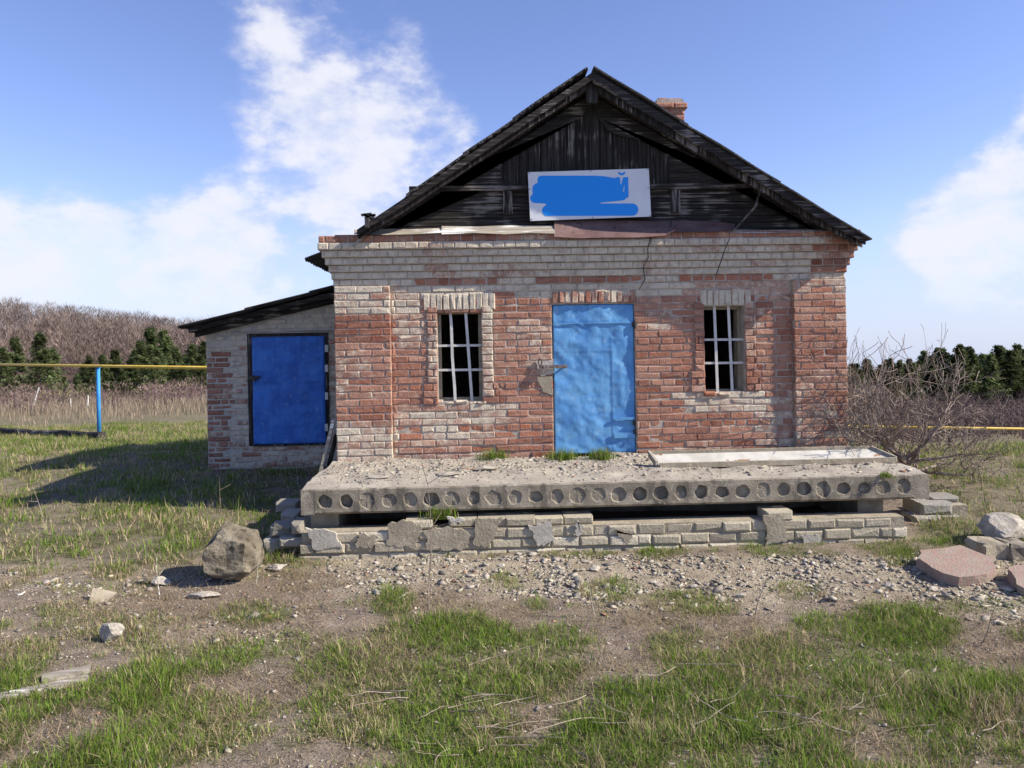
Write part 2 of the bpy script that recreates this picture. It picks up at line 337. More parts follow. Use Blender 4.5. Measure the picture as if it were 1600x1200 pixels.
# ------------------------------------------------------------------ house
pL, pR = atY(526, 640, 0), atY(1322, 640, 0)
XL, XR = pL.x, pR.x; Z0 = 0.62; CO = .0765; NR = 32
house = thing('brick_house', ((XL + XR) / 2, 3, 0), 'small derelict red brick house with dark timber gable and light blue door', 'house')
wall = None
def rect(u0, v0, u1, v1, y=0.0):
    vm, um = (v0 + v1) / 2, (u0 + u1) / 2
    return atY(u0, vm, y).x, atY(um, v1, y).z, atY(u1, vm, y).x, atY(um, v0, y).z      # x0,z0,x1,z1
W1 = rect(684, 485, 753, 627); W2 = rect(1101, 478, 1164, 614); DR = rect(864, 475, 993, 709); DR = (DR[0], Z0 - .02, DR[2], DR[3])
OPEN = [W1, W2, DR]
def cells(mb, xs, zs, y0, y1, holes):
    inside = lambda i, j: 0 <= i < len(xs) - 1 and 0 <= j < len(zs) - 1 and not any(h[0] - 1e-6 < (xs[i] + xs[i + 1]) / 2 < h[2] + 1e-6 and h[1] - 1e-6 < (zs[j] + zs[j + 1]) / 2 < h[3] + 1e-6 for h in holes)
    for i in range(len(xs) - 1):
        for j in range(len(zs) - 1):
            if not inside(i, j): continue
            x0, x1, z0, z1 = xs[i], xs[i + 1], zs[j], zs[j + 1]
            mb.add([(x0, y0, z0), (x1, y0, z0), (x1, y0, z1), (x0, y0, z1)], [(0, 1, 2, 3)])
            mb.add([(x0, y1, z0), (x1, y1, z0), (x1, y1, z1), (x0, y1, z1)], [(3, 2, 1, 0)])
            for (di, dj, q) in ((-1, 0, ((x0, z1), (x0, z0))), (1, 0, ((x1, z0), (x1, z1))), (0, -1, ((x0, z0), (x1, z0))), (0, 1, ((x1, z1), (x0, z1)))):
                if not inside(i + di, j + dj):
                    (ax, az), (bx, bz) = q; mb.add([(ax, y0, az), (ax, y1, az), (bx, y1, bz), (bx, y0, bz)], [(0, 1, 2, 3)])
TOPZ = Z0 + NR * CO
mb = MB(); GAP = .008
xs = sorted([XL + .004, XR - .004] + [q for h in OPEN for q in (h[0], h[2])]); zs = sorted([0.0, TOPZ - .01] + [q for h in OPEN for q in (h[1], h[3])])
cells(mb, xs, zs, GAP, .38, OPEN)
PILW = .605
mb.box((XL + .006, -.06 + GAP, Z0 - .02), (XL + PILW - .006, GAP - .001, Z0 + 25 * CO)); mb.box((XR - PILW + .016, -.06 + GAP, Z0 - .02), (XR - .006, GAP - .001, Z0 + 25 * CO))
OVH = {25: .012, 26: .03, 27: .055, 28: .085, 29: .115, 30: .15, 31: .14}
for i, ov in OVH.items():
    mb.box((XL - ov + .006, -ov + GAP, Z0 + i * CO), (XR + ov - .006, GAP + .1, Z0 + (i + 1) * CO - .002))
wall = mb.build('wall', 'mortar', house)
mb = MB()                                                # side, back walls, floor and ceiling
mb.box((XL + .002, .381, 0), (XL + .38, 6.2, TOPZ - .02)); mb.box((XR - .38, .381, 0), (XR - .002, 6.2, TOPZ - .02)); mb.box((XL + .381, 5.8, 0), (XR - .381, 6.2, TOPZ - .02))
mb.build('side_wall', 'mortar', house)
mb = MB(); mb.box((XL + .381, .381, Z0 - .15), (XR - .381, 5.799, Z0 - .02)); mb.box((XL + .01, .02, TOPZ - .019), (XR - .01, 6.19, TOPZ + .03)); mb.build('interior', 'interior', house)

def brick_geo(mb, x0, x1, z0, z1, yf, depth, col, ch=.006, jit=.0045):
    j = lambda: rng.uniform(-jit, jit); g = .0042
    x0 += g + j(); x1 -= g - j(); z0 += g + j() * .6; z1 -= g - j() * .6
    t = [rng.uniform(-.005, .005) for _ in range(4)]; c = [rng.uniform(.5, 2.2) * ch * (3.0 if rng.random() < .07 else 1) for _ in range(4)]
    P = [(x0, z0), (x1, z0), (x1, z1), (x0, z1)]; sg = [(1, 1), (-1, 1), (-1, -1), (1, -1)]
    vs = [(p[0] + s[0] * k, yf + q, p[1] + s[1] * k) for p, s, k, q in zip(P, sg, c, t)]
    vs += [(p[0], yf + ch * 1.3, p[1]) for p in P] + [(p[0], yf + depth, p[1]) for p in P]
    fs = [(0, 1, 2, 3)]
    for k in range(4):
        n = (k + 1) % 4; fs += [(4 + k, 4 + n, n, k), (8 + k, 8 + n, 4 + n, 4 + k)]
    mb.add(vs, fs, col)
def ell(u, v, cu, cv, ru, rv): return max(0.0, 1 - ((u - cu) / ru) ** 2 - ((v - cv) / rv) ** 2)
def inr(u, v, a, b, c, d): return a <= u <= c and b <= v <= d
def brick_look(x, y, z, row):
    u, v = proj(x, y, z); w = .395 + float(vn(x, z, .35, 91) - .5) * .30 + rng.uniform(-.025, .025); t = rng.uniform(.2, .9); o = 0.0
    if row >= 26: w = .63 + rng.uniform(-.03, .04) + float(vn(x, z, .3, 92) - .5) * .3
    if row == 31: w = .36 + rng.uniform(-.1, .1)
    if row in (30, 28) : w += .05
    if u > 1275 and row >= 26: w -= .20 + rng.random() * .1; t -= .2
    if u > 1180 and row in (27, 29): w -= .10
    if row == 25: w = .60 if not (inr(u, v, 648, 0, 780, 999) or inr(u, v, 845, 0, 1012, 999) or inr(u, v, 1063, 0, 1212, 999)) else .28
    if row in (23, 24): w = .64 if u < 1080 else .5
    if row < 25 and u < 650 and row > 20: w = .57 + rng.uniform(-.1, .1)
    if u < 620 and 17 <= row <= 20: w = .27; t *= .5
    if 640 < u < 800 and 628 < v < 682: w = .58 + rng.uniform(-.12, .08)
    if u < 620 and row < 6: w = .56 + rng.uniform(-.08, .06)
    if u > 1180 and row < 6: w = .53 + rng.uniform(-.12, .06)
    if 1060 < u < 1200 and 612 < v < 640: w = .56
    if 752 <= u <= 772 and 480 < v < 625: w = .54
    if 665 <= u <= 684 and 500 < v < 600: w = .50
    if 1164 <= u <= 1188 and 470 < v < 560: w = .53
    if 1030 < u < 1240 and 480 < v < 600: w -= .06
    if (620 < u < 860 and row in (2, 1, 3, 4) and rng.random() < .22) or (990 < u < 1060 and row < 3) or (1050 < u < 1160 and row in (4, 5, 6) and rng.random() < .4) or (row == 25 and w < .3 and rng.random() < .5):
        o = rng.uniform(.4, .95); w = .27
    elif rng.random() < .02 and row < 25: o = rng.uniform(.4, .9); w = .25
    return (max(0, min(1, t)), max(0, min(1, w)), o)
BR = []                                                  # (x0,x1,z0,z1,yf,depth,row)
def split_row(x0, x1, row, header=False, off=None, jog=.012):
    L = .133 if header else .262; o = (.5 * L if row % 2 else 0) if off is None else off
    k = math.floor((x0 - o) / L); cuts = [x0]; q = (k + 1) * L + o
    while q < x1 - .03:
        if q > x0 + .03: cuts.append(q + rng.uniform(-jog, jog))
        q += L
    cuts.append(x1); return list(zip(cuts[:-1], cuts[1:]))
def sub_holes(x0, x1, z, pad=0):
    segs = [(x0, x1)]
    for h in OPEN:
        if h[1] - .02 < z < h[3] + .01:
            segs = [s for (a, b) in segs for s in ((a, min(b, h[0])), (max(a, h[2]), b)) if s[1] - s[0] > .02]
    return segs
SUR = []                                                 # window surrounds
for W in (W1, W2):
    SUR += [(W[0] - .115, W[0], W[1] - .02, W[3] + .06), (W[2], W[2] + .125, W[1] - .02, W[3] + .06)]
for i in range(NR):
    z0, z1 = Z0 + i * CO, Z0 + (i + 1) * CO; zm = (z0 + z1) / 2
    if i >= 25:
        ov = OVH[i]
        for a, b in split_row(XL - ov, XR + ov, i, header=(i != 26)): BR.append((a, b, z0, z1, -ov, .12, i))
        continue
    xa, xb = XL + PILW, XR - PILW + .01
    for a, b in split_row(XL, xa, i, off=XL + (.131 if i % 2 else 0)): BR.append((a, b, z0, z1, -.06, .12, i))
    for a, b in split_row(xb, XR, i, off=XR + (.131 if i % 2 else 0)): BR.append((a, b, z0, z1, -.06, .12, i))
    for s0, s1 in sub_holes(xa, xb, zm):
        parts = [(s0, s1, 0.0)]
        for (a, b, c, d) in SUR:
            if c < zm < d:
                if zm < c + .24: a, b = (a - .05, b) if a < (W1[0] if a < 1.5 else W2[0]) - .05 else (a, b + .05)
                np_ = []
                for (p, q, y) in parts:
                    if q <= a or p >= b or y < 0: np_.append((p, q, y)); continue
                    if p < a: np_.append((p, a, y))
                    np_.append((max(p, a), min(q, b), -.014))
                    if q > b: np_.append((b, q, y))
                parts = np_
        for (p, q, y) in parts:
            if q - p < .012: continue
            for a, b in split_row(p, q, i, header=(i % 6 == 4)): BR.append((a, b, z0, z1, y + rng.uniform(-.003, .003), .11, i))
BR.sort(key=lambda b: -(b[1] - b[0]) * (1.2 if b[6] < 25 else 1.0))
rest = MB()
for k, (a, b, c, d, yf, dep, row) in enumerate(BR):
    look = brick_look((a + b) / 2, yf, (c + d) / 2, row)
    if look[2] > .3: yf += .004
    if k < 300:
        m = MB(); brick_geo(m, a, b, c, d, yf, dep, look); m.build('brick', 'brick', wall)
    else: brick_geo(rest, a, b, c, d, yf, dep, look)
tag(rest.build('bricks', 'brick', wall), kind='stuff')

def ragged(pts, amp, n=4):                               # subdivide and roughen an outline in x,z
    out = []
    for i in range(len(pts)):
        a, b = Vector(pts[i]), Vector(pts[(i + 1) % len(pts)])
        for k in range(n):
            p = a.lerp(b, k / n); out.append((p.x + rng.uniform(-amp, amp), p.y + rng.uniform(-amp, amp)))
    return out
def uvpoly(pts, y): return [(lambda p: (p.x, p.z))(atY(u, v, y)) for u, v in pts]
for (u0, u1, vt, vb, w) in ((662, 776, 458, 485, .72), (862, 993, 454, 474, .50), (1094, 1174, 452, 478, .72)):
    lx0, lz0, lx1, lz1 = rect(u0, vt, u1, vb, -.01); x = lx0
    while x < lx1 - .02:
        q = min(x + rng.uniform(.066, .078), lx1); m = MB(); brick_geo(m, x, q, lz0 + .004, lz1 + rng.uniform(-.006, .004), -.009 + rng.uniform(-.002, .002), .05, (rng.uniform(.3, .8), w + rng.uniform(-.1, .12), 0)); m.build('lintel_brick', 'brick', wall); x = q
for (pts, y, th, mt) in ((((838, 590), (862, 588), (864, 618), (850, 612)), -.008, .016, 'grey_plaster'),
                         (((836, 566), (864, 562), (866, 584), (846, 588)), -.010, .018, 'plaster')):
    m = MB(); m.prism(ragged(uvpoly(pts, y), .008), y, y + th); m.build('plaster_patch', mt, house)
for pts in (((1017, 372), (1012, 388), (1013, 402), (1005, 418), (1008, 436), (999, 452)), ((1140, 372), (1132, 392), (1126, 410), (1118, 432))):
    m = MB()
    for (p, q) in zip(pts[:-1], pts[1:]):
        yy = -.155 if p[1] < 398 else (-.10 if p[1] < 414 else -.06)
        a, b = atY(*p, yy), atY(*q, yy); m.prism([(a.x - .005, a.z), (a.x + .006, a.z), (b.x + .005, b.z), (b.x - .005, b.z)], yy, yy + .01)
    m.build('crack', 'interior', house)
# windows: wooden frame set back in the opening, flat iron bars, broken sill
def window(W, lean, seed):
    r = random.Random(seed); x0, z0, x1, z1 = W; m = MB(); f = .035
    m.box((x0 - .01, .13, z0), (x0 + f, .19, z1)); m.box((x1 - f, .13, z0), (x1 + .01, .19, z1)); m.box((x0 + f, .132, z1 - f), (x1 - f, .188, z1 + .01)); m.box((x0 + f, .132, z0 - .01), (x1 - f, .188, z0 + f))
    win = m.build('window', 'grey_plaster', house)
    w, h = x1 - x0, z1 - z0
    for k, fr in enumerate((.315, .665)):
        m = MB(); xa, xb = x0 + w * fr - .01, x0 + w * fr + lean * (.6 + .4 * k); bow = .004 if (k == 0 and lean > .02) else 0
        n = 6
        for q in range(n):
            t0, t1 = q / n, (q + 1) / n; c0 = xa + (xb - xa) * t0 + bow * math.sin(t0 * 9); c1 = xa + (xb - xa) * t1 + bow * math.sin(t1 * 9)
            za, zb = z1 + .01 - (h + .04) * t0, z1 + .01 - (h + .04) * t1
            m.prism([(c0 - .015, za), (c0 + .015, za), (c1 + .015, zb), (c1 - .015, zb)], .05, .058)
        m.build('bar', 'bar_paint', win)
    for fr in (.385, .655):
        m = MB(); zc = z1 - h * fr; m.prism([(x0 - .005, zc - .012), (x1 + .005, zc - .016), (x1 + .005, zc + .010), (x0 - .005, zc + .013)], .060, .067); m.build('bar', 'bar_paint', win)
    x = x0 - .03
    while x < x1 + .02:
        l = r.uniform(.07, .15); m = MB(); hh = r.uniform(.03, .06); yy = r.uniform(-.03, .02)
        brick_geo(m, x, min(x + l, x1 + .06), z0 - .035, z0 - .035 + hh, yy, .16, (r.uniform(.3, .8), r.choice((.3, .6, .6)), r.choice((0, 0, .7))), .012, .006); m.build('sill_brick', 'brick', win); x += l + r.uniform(0, .03)
window(W1, .045, 1); window(W2, .02, 2)
# dented sheet-metal door
def dented(name, x0, z0, x1, z1, y, amp, seams, mat, parent, nx=70, nz=120, seed=0):
    X, Z = np.meshgrid(np.linspace(x0, x1, nx), np.linspace(z0, z1, nz)); px, pz = X + seed * 7, Z + seed * 3
    D = amp * ((vn(px, pz, .28, 31) - .5) * 1.3 + (vn(px, pz, .10, 32) - .5) * .8 + (vn(px, pz, .045, 33) - .5) * .35)
    for (axis, pos, lo, hi, h) in seams:
        A, B = (X, Z) if axis == 'x' else (Z, X)
        D -= h * ((A > pos) & (B > lo) & (B < hi)) + .6 * h * np.exp(-((A - pos) / .008) ** 2) * ((B > lo) & (B < hi))
    Y = y + D; m = MB(); n = nx * nz; idx = np.arange(n).reshape(nz, nx)
    V = np.stack([X, Y, Z], -1).reshape(-1, 3).tolist(); bot = [(x0, z0), (x1, z0), (x1, z1), (x0, z1)]
    F = np.stack([idx[:-1, :-1], idx[:-1, 1:], idx[1:, 1:], idx[1:, :-1]], -1).reshape(-1, 4).tolist()
    m.add(V, F); ring = list(idx[0, :]) + list(idx[1:, -1]) + list(idx[-1, -2::-1]) + list(idx[-2:0:-1, 0])
    o = len(m.v); m.v += [(m.v[i][0], y + .035, m.v[i][2]) for i in ring]; k = len(ring)
    m.f += [(ring[(i + 1) % k], ring[i], o + i, o + (i + 1) % k) for i in range(k)] + [tuple(range(o, o + k))]
    return m.build(name, mat, parent, True)
dx0, dz0, dx1, dz1 = DR; dz0 = atY(930, 709, 0).z
sx = atY(957, 600, 0).x
m = MB(); m.box((dx0 - .002, .10, Z0 - .02), (dx0 + .02, .17, dz1)); m.box((dx1 - .012, .10, Z0 - .02), (dx1 + .002, .17, dz1)); m.box((dx0 + .02, .10, dz1 - .012), (dx1 - .012, .17, dz1 + .002)); m.box((dx0 + .02, .14, Z0 - .02), (dx1 - .012, .17, dz1 - .012)); m.build('door_frame', 'dark_wood', house)
door = dented('door', dx0 + .014, dz0, dx1 - .006, dz1 - .006, .03, .017, [('x', sx, dz0, atY(930, 505, 0).z, .004), ('z', atY(930, 503, 0).z, dx0, dx1, .004), ('z', atY(930, 549, 0).z, dx0, sx, .003)], 'door_blue', house)
for vv, h in ((652, .03), (676, .06), (503, .012)):
    p = atY(975, vv, 0); m = MB(); m.prism(ragged([(sx + .01 if vv > 600 else dx0 + .03, p.z - h), (dx1 - .012, p.z - h), (dx1 - .012, p.z), (sx + .01 if vv > 600 else dx0 + .03, p.z)], .002), .010, .022); m.build('sheet_strip', 'door_blue', door)
for (uu, vv) in ((992, 506), (993, 660), (994, 674)):
    p = atY(uu, vv, 0); m = MB(); m.tube([(p.x + .004, .0, p.z - .05), (p.x + .004, .0, p.z + .03)], .014, 8); m.box((p.x - .03, .004, p.z - .03), (p.x + .03, .012, p.z + .02)); m.build('hinge', 'dark_metal', door)
a, b = atY(842, 574, -.03), atY(886, 575, -.03)
m = MB(); m.box((a.x, -.035, a.z - .014), (b.x - .02, -.024, a.z + .022)); m.prism([(b.x - .02 + .026 * math.cos(t), a.z + .004 + .022 * math.sin(t)) for t in np.linspace(0, 2 * math.pi, 10)[:-1]], -.037, -.023); m.box((b.x - .03, -.03, a.z - .006), (b.x - .015, .04, a.z + .012)); m.build('latch', 'rust_metal', door)
m = MB(); m.tube([(a.x + .04 + .022 * math.cos(t), -.045, a.z - .005 + .03 * math.sin(t)) for t in np.linspace(-.3, math.pi + .3, 9)], .006, 6); m.box((a.x + .008, -.06, a.z - .065), (a.x + .072, -.03, a.z - .012)); m.build('padlock', 'rust_metal', door)
m = MB(); m.tube([(a.x + .015 + .02 * math.cos(t), -.03, a.z + .06 + .035 * math.sin(t)) for t in np.linspace(0, 2 * math.pi, 11)], .007, 6); m.build('shackle', 'dark_metal', door)

# gable
GY = .03
def xz(u, v, y): p = atY(u, v, y); return (p.x, p.z)
AX, AZ = xz(926, 113, -.36); LXx, LZz = xz(558, 359, -.36); RX, RZz = xz(1352, 370, -.36)
sl = (AZ - LZz) / (AX - LXx); sr = (AZ - RZz) / (RX - AX)
def roofz(x, drop=0.0): return AZ - drop - (sl * (AX - x) if x < AX else sr * (x - AX))
gable = None; m = MB()
gb = TOPZ + .035; xl_, xr_ = AX - (AZ - .10 - gb) / sl, AX + (AZ - .10 - gb) / sr
m.prism([(xl_, gb), (xr_, gb), (AX, AZ - .10)], GY + .02, GY + .05); gable = m.build('gable', 'dark_wood_flat', house)
rail = xz(930, 294, GY)[1]
nrow = 6
for i in range(nrow):                                    # horizontal boards, each its own piece, left and right of the sign
    z0, z1 = gb + (rail - gb) * i / nrow, gb + (rail - gb) * (i + 1) / nrow - .006
    xa, xb = AX - (AZ - .12 - z1) / sl, AX + (AZ - .12 - z1) / sr; mid = AX + rng.uniform(-.25, .25)
    for p, q in ((xa, mid - .003), (mid + .003, xb)):
        m = MB(); yo = rng.uniform(0, .007); m.prism([(p, z0 + rng.uniform(0, .004)), (q, z0 + rng.uniform(0, .004)), (q, z1), (p, z1)], GY - .006 + yo, GY + .019); m.build('board', 'dark_wood_flat', gable)
xv0, xv1 = xz(776, 250, GY)[0], xz(1050, 250, GY)[0]; x = xv0
while x < xv1 - .03:
    w = rng.uniform(.085, .15); q = min(x + w, xv1); yo = rng.uniform(-.010, .010); m = MB()
    m.prism([(x, rail), (q - .007, rail), (q - .007, roofz(q - .007, .14)), (x, roofz(x, .14))], GY - .012 + yo, GY + .018); m.build('board', 'dark_wood', gable)
    if rng.random() < .7:
        m = MB(); m.prism([(q - .018, rail), (q + .010, rail), (q + .010, roofz(q + .01, .16)), (q - .018, roofz(q - .018, .16))], GY - .034, GY - .013 + min(0, yo)); m.build('batten', 'dark_wood', gable)
    x = q
for pts in (((924, 165), (905, 186), (880, 199), (848, 214), (812, 234), (788, 250), (781, 266), (785, 284), (795, 292), (640, 300), (590, 338), (570, 352)),
            ((930, 165), (934, 184), (950, 204), (975, 215), (1000, 218), (1025, 226), (1042, 240), (1047, 262), (1045, 292), (1215, 300), (1290, 345), (1318, 352))):
    poly = uvpoly(pts, GY - .05); left = pts[-1][0] < 900
    last = poly[-1]; first = poly[0]
    poly = poly[:-3] + [poly[-3]] + [(last[0], roofz(last[0], .10)), (first[0], roofz(first[0], .10))]
    m = MB(); m.prism(poly, GY - .055, GY - .036); m.build('frieze_board', 'dark_wood_flat', gable)
m = MB(); a, b = xz(640, 294, GY)[0], xz(1210, 294, GY)[0]; m.box((a, GY - .075, rail - .03), (b, GY - .057, rail + .025)); m.build('rail', 'dark_wood_flat', gable)
for uu, v0, v1 in ((793, 300, 336), (1054, 298, 333)):
    m = MB(); p, q = atY(uu, v0, GY), atY(uu, v1, GY); m.box((p.x - .05, GY - .045, q.z), (p.x + .05, GY - .012, p.z + .02)); m.box((p.x - .015, GY - .06, q.z), (p.x + .02, GY - .046, p.z + .01)); m.build('post', 'dark_wood', gable)
a, b, c = atY(1187, 298, -.2), atY(1181, 322, -.2), atY(1145, 362, -.2)
m = MB(); m.tube([a, b], [.012, .014], 4); m.tube([b, c], [.012, .006], 4); m.build('loose_strip', 'dark_wood', gable)
# eave boards and tin apron on the cornice ledge
def strip(name, mat, us, vtop, vbot, ytop, ybot, amp, par):
    m = MB(); n = len(us); vs = []
    for i, u in enumerate(us):
        t, b = atY(u, vtop[i], ytop), atY(u, vbot[i], ybot); md = (t + b) / 2 + Vector((0, rng.uniform(-amp, amp), rng.uniform(-amp, amp)))
        vs += [t, md, b, b + Vector((0, .012, .008)), md + Vector((0, .012, -.014)), t + Vector((0, .01, -.012))]
    fs = [(i * 6 + k, (i + 1) * 6 + k, (i + 1) * 6 + (k + 1) % 6, i * 6 + (k + 1) % 6) for i in range(n - 1) for k in range(6)]
    fs += [tuple(range(6)), tuple(range((n - 1) * 6 + 5, (n - 1) * 6 - 1, -1))]
    m.add(vs, [f[::-1] for f in fs]); return m.build(name, mat, par)
strip('eave_board', 'grey_wood', [553, 600, 640, 690, 700, 745, 790], [359, 357, 358, 356, 355, 357, 355], [366, 367, 366, 364, 367, 366, 365], -.02, -.17, .02, house)
strip('eave_board', 'grey_wood', [690, 740, 790, 830, 867], [353, 354, 352, 352, 352], [366, 364, 366, 364, 365], -.03, -.185, .018, house)
strip('eave_board', 'grey_wood', [1140, 1200, 1250, 1298], [358, 359, 358, 358], [364, 364, 363, 361], -.02, -.165, .006, house)
strip('tin_apron', 'brown_tin', [866, 905, 950, 1000, 1040, 1055], [343, 344, 344, 345, 347, 349], [370, 372, 371, 371, 368, 360], .0, -.20, .012, house)
strip('tin_apron', 'brown_tin', [1050, 1090, 1120, 1148], [345, 345, 346, 350], [363, 362, 362, 360], .0, -.18, .01, house)
a, b = atY(556, 380, -.19), atY(575, 362, -.18); m = MB(); m.box((-.14, -.01, -.012), (.14, .01, .012), None, Matrix.Translation((a + b) / 2) @ Matrix.Rotation(-math.atan2(b.z - a.z, b.x - a.x), 4, 'Y')); m.build('eave_board', 'grey_wood', house)

# roof
m = MB(); t1, t2, yb = .045, .075, 6.5
m.prism([(LXx, LZz - t1), (AX, AZ - t1), (AX, AZ - t2), (LXx, LZz - t2)], -.30, yb); m.prism([(AX + .001, AZ - t1), (RX, RZz - t1), (RX, RZz - t2), (AX + .001, AZ - t2)], -.30, yb)
roof = m.build('roof', 'dark_wood', house)
def sheet(side, s0, s1, y0, y1, lift, amp=.009, pitch=.105, tilt=0.0):
    dirv = Vector((-1, 0, -sl)).normalized() if side < 0 else Vector((1, 0, -sr)).normalized(); nrm = Vector((-dirv.z * side, 0, dirv.x * side)); nrm = nrm if nrm.z > 0 else -nrm
    n = max(8, int((s1 - s0) / pitch * 8)); m = MB(); vs = []; r = random.Random(int(s0 * 100 + y0 * 10 + side))
    for i in range(n + 1):
        s = s0 + (s1 - s0) * i / n; h = lift + .002 * math.sin(s * 5 + y0) + tilt * (s - s0) / (s1 - s0); sc_ = .014 + amp * (1 + math.sin(2 * math.pi * s / pitch)) * .8
        e = .02 * (math.sin(s * 7) * .5 + (r.random() - .5) * .3)
        for (yy, dh) in ((y0 + e, h), (y1, h), (y1, h - sc_), (y0 + e, h - sc_)):
            p = Vector((AX, 0, AZ)) + dirv * s + nrm * dh; vs.append((p.x, yy, p.z))
    fs = [(i * 4 + k, i * 4 + (k + 1) % 4, (i + 1) * 4 + (k + 1) % 4, (i + 1) * 4 + k) for i in range(n) for k in range(4)] + [(3, 2, 1, 0), tuple(range(n * 4, n * 4 + 4))]
    m.add(vs, fs if side < 0 else [f[::-1] for f in fs]); return m.build('roof_sheet', 'slate', roof)
SLl = math.hypot(AX - LXx, AZ - LZz); SLr = math.hypot(RX - AX, AZ - RZz)
ys = [-.40, 1.3, 3.0, 4.8, 6.6]
for k in range(4):
    y0, y1 = ys[k], ys[k + 1] + .06
    for (a, b, l) in ((.03, .98, .075), (.90, 1.62, .052), (1.55, SLl * .79, .030)): sheet(-1, a, b, y0, y1, l, tilt=-.01)
    if k > 0: sheet(-1, SLl * .76, SLl + .1, y0, y1, .008)
    for (a, b, l) in ((-.02, 1.15, .055), (1.05, 2.3, .035), (2.2, SLr + .06, .015)): sheet(1, a, b, y0, y1, l, amp=.002, tilt=-.008)
def barge(side, d0, d1, mat, y0, y1, jag):
    ex, ez = (LXx, LZz) if side < 0 else (RX, RZz); n = 60; top, bot = [], []
    for i in range(n + 1):
        t = i / n; x, z = AX + (ex - AX) * t, AZ + (ez - AZ) * t; top.append((x, z - d0)); bot.append((x, z - d1 * (1 - .35 * max(0, t - .8) / .2) - (rng.uniform(0, jag) if jag else 0)))
    m = MB(); m.prism(top + bot[::-1], y0, y1); return m.build('barge_board', mat, roof)
barge(-1, .0, .075, 'dark_wood_flat', -.37, -.335, .006); barge(1, -.005, .085, 'dark_wood_flat', -.37, -.335, .03); barge(-1, .05, .12, 'dark_wood', -.30, -.27, .01); barge(1, .06, .15, 'dark_wood', -.30, -.27, .012)
m = MB(); m.box((AX - .06, -.30, AZ - .30), (AX + .06, -.24, AZ - .1)); m.build('ridge_block', 'dark_wood', roof)
# debris on the lower left verge
p = atY(577, 342, -.2); m = MB()
for k in range(5): m.box((-.06, -.02, -.012), (.05, .02, .012), None, Matrix.Translation(p + Vector((rng.uniform(-.03, .03), 0, rng.uniform(-.02, .05)))) @ Matrix.Rotation(rng.uniform(-1.4, 1.4), 4, 'Y'))
m.box((-.02, -.2, -.12), (.02, .2, -.02), None, Matrix.Translation(p)); m.build('broken_slate', 'slate', roof)
# low corrugated eave behind the cornice corner
e0, e1 = atY(476, 405, .55), Vector((XL + .25, .55, 3.16)); m = MB(); n = 96; vs = []
for i in range(n + 1):
    y = .55 + 5.6 * i / n; w = .016 * math.sin(2 * math.pi * y / .13)
    for q, dz in ((e0, 0), (e1, 0), (e1, -.012), (e0, -.012)): vs.append((q.x, y, q.z + w + dz - .02 * i / n))
fs = [(i * 4 + k, i * 4 + (k + 1) % 4, (i + 1) * 4 + (k + 1) % 4, (i + 1) * 4 + k) for i in range(n) for k in range(4)] + [(3, 2, 1, 0), tuple(range(n * 4, n * 4 + 4))]
m.add(vs, [f[::-1] for f in fs]); m.build('eave_sheet', 'slate', roof)
m = MB(); m.box((XL + .02, .6, TOPZ - .018), (XL + .2, 6.1, 3.15)); m.build('wall_plate', 'dark_wood', roof)
# chimney
cx, cz = atY(1042, 158, 1.3).x, atY(1040, 158, 1.3).z; m = MB(); m.box((cx - .17, 1.13, roofz(cx) - .35), (cx + .17, 1.47, cz - .03)); chim = m.build('chimney', 'mortar', house)
row = 0; zz = cz - .078
while zz > roofz(cx) - .3:
    g = .03 if row < 2 else 0.0
    if row == 0: g = -.03
    for k in range(2):
        o = (-.18 - g) + k * (.18 + g); sp = .04 if row % 2 else -.04
        xa, xb = (cx - .18 - g, cx + sp) if k == 0 else (cx + sp, cx + .18 + g)
        m = MB(); brick_geo(m, xa, xb, zz, zz + .075, 1.12 - g, .2, (rng.uniform(.4, .8), rng.uniform(.2, .42), rng.random() * .5), .008); m.build('brick', 'brick', chim)
    row += 1; zz -= .0765

# sign (white plate, blue redaction scribble added over the lettering, one letter left)
SY = GY - .10
def sg(cx_, cy_, y=SY): p = atY(800 + cx_ / 6.667, 230 + cy_ / 6.667, y); return (p.x, p.z)
sp = sg(800, 500); sign = thing('sign_board', (sp[0], SY, sp[1]), 'white rectangular sign mostly covered by a blue redaction scribble on the dark gable', 'sign')
m = MB(); m.prism([sg(165, 260), sg(1425, 222), sg(1450, 722), sg(190, 768)], SY, SY + .012); m.build('panel', 'sign_white', sign)
def arc(cx_, cy_, r, a0, a1, n=8): return [(cx_ + r * math.cos(R(t)), cy_ + r * math.sin(R(t))) for t in np.linspace(a0, a1, n)]
pts = arc(305, 335, 38, 180, 270, 6) + [(870, 297), (960, 303), (1062, 320), (1072, 330), (1078, 314), (1125, 313), (1129, 380), (1136, 392), (1158, 313), (1210, 311), (1214, 522), (1192, 526), (1180, 545), (1150, 556), (915, 578), (930, 587)] + \
      [(1235, 586)] + arc(1252, 650, 64, -80, 90, 10) + [(1225, 714)] + [(385, 716)] + arc(370, 660, 57, 95, 230, 8) + [(358, 603), (345, 587), (250, 583)] + arc(238, 533, 48, 90, 240, 8) + [(216, 482)] + arc(270, 432, 58, 180, 265, 6)
m = MB(); m.prism([sg(*p) for p in pts], SY - .0025, SY - .0005); m.build('redaction_scribble', 'sign_blue', sign)  # redaction mark added as a flat blue patch, letter strokes included
m = MB(); br = arc(1142, 248, 45, 155, 25, 9); br2 = arc(1142, 244, 27, 25, 155, 9); m.prism([sg(*p) for p in br + br2], SY - .0025, SY - .0005); tag(m.build('letter_breve', 'sign_blue', sign), 'curved mark above the letter Й')
m = MB(); m.prism([sg(*p) for p in ((1155, 462), (1172, 385), (1166, 462))], SY - .0045, SY - .003); m.build('letter_gap', 'sign_white', sign)
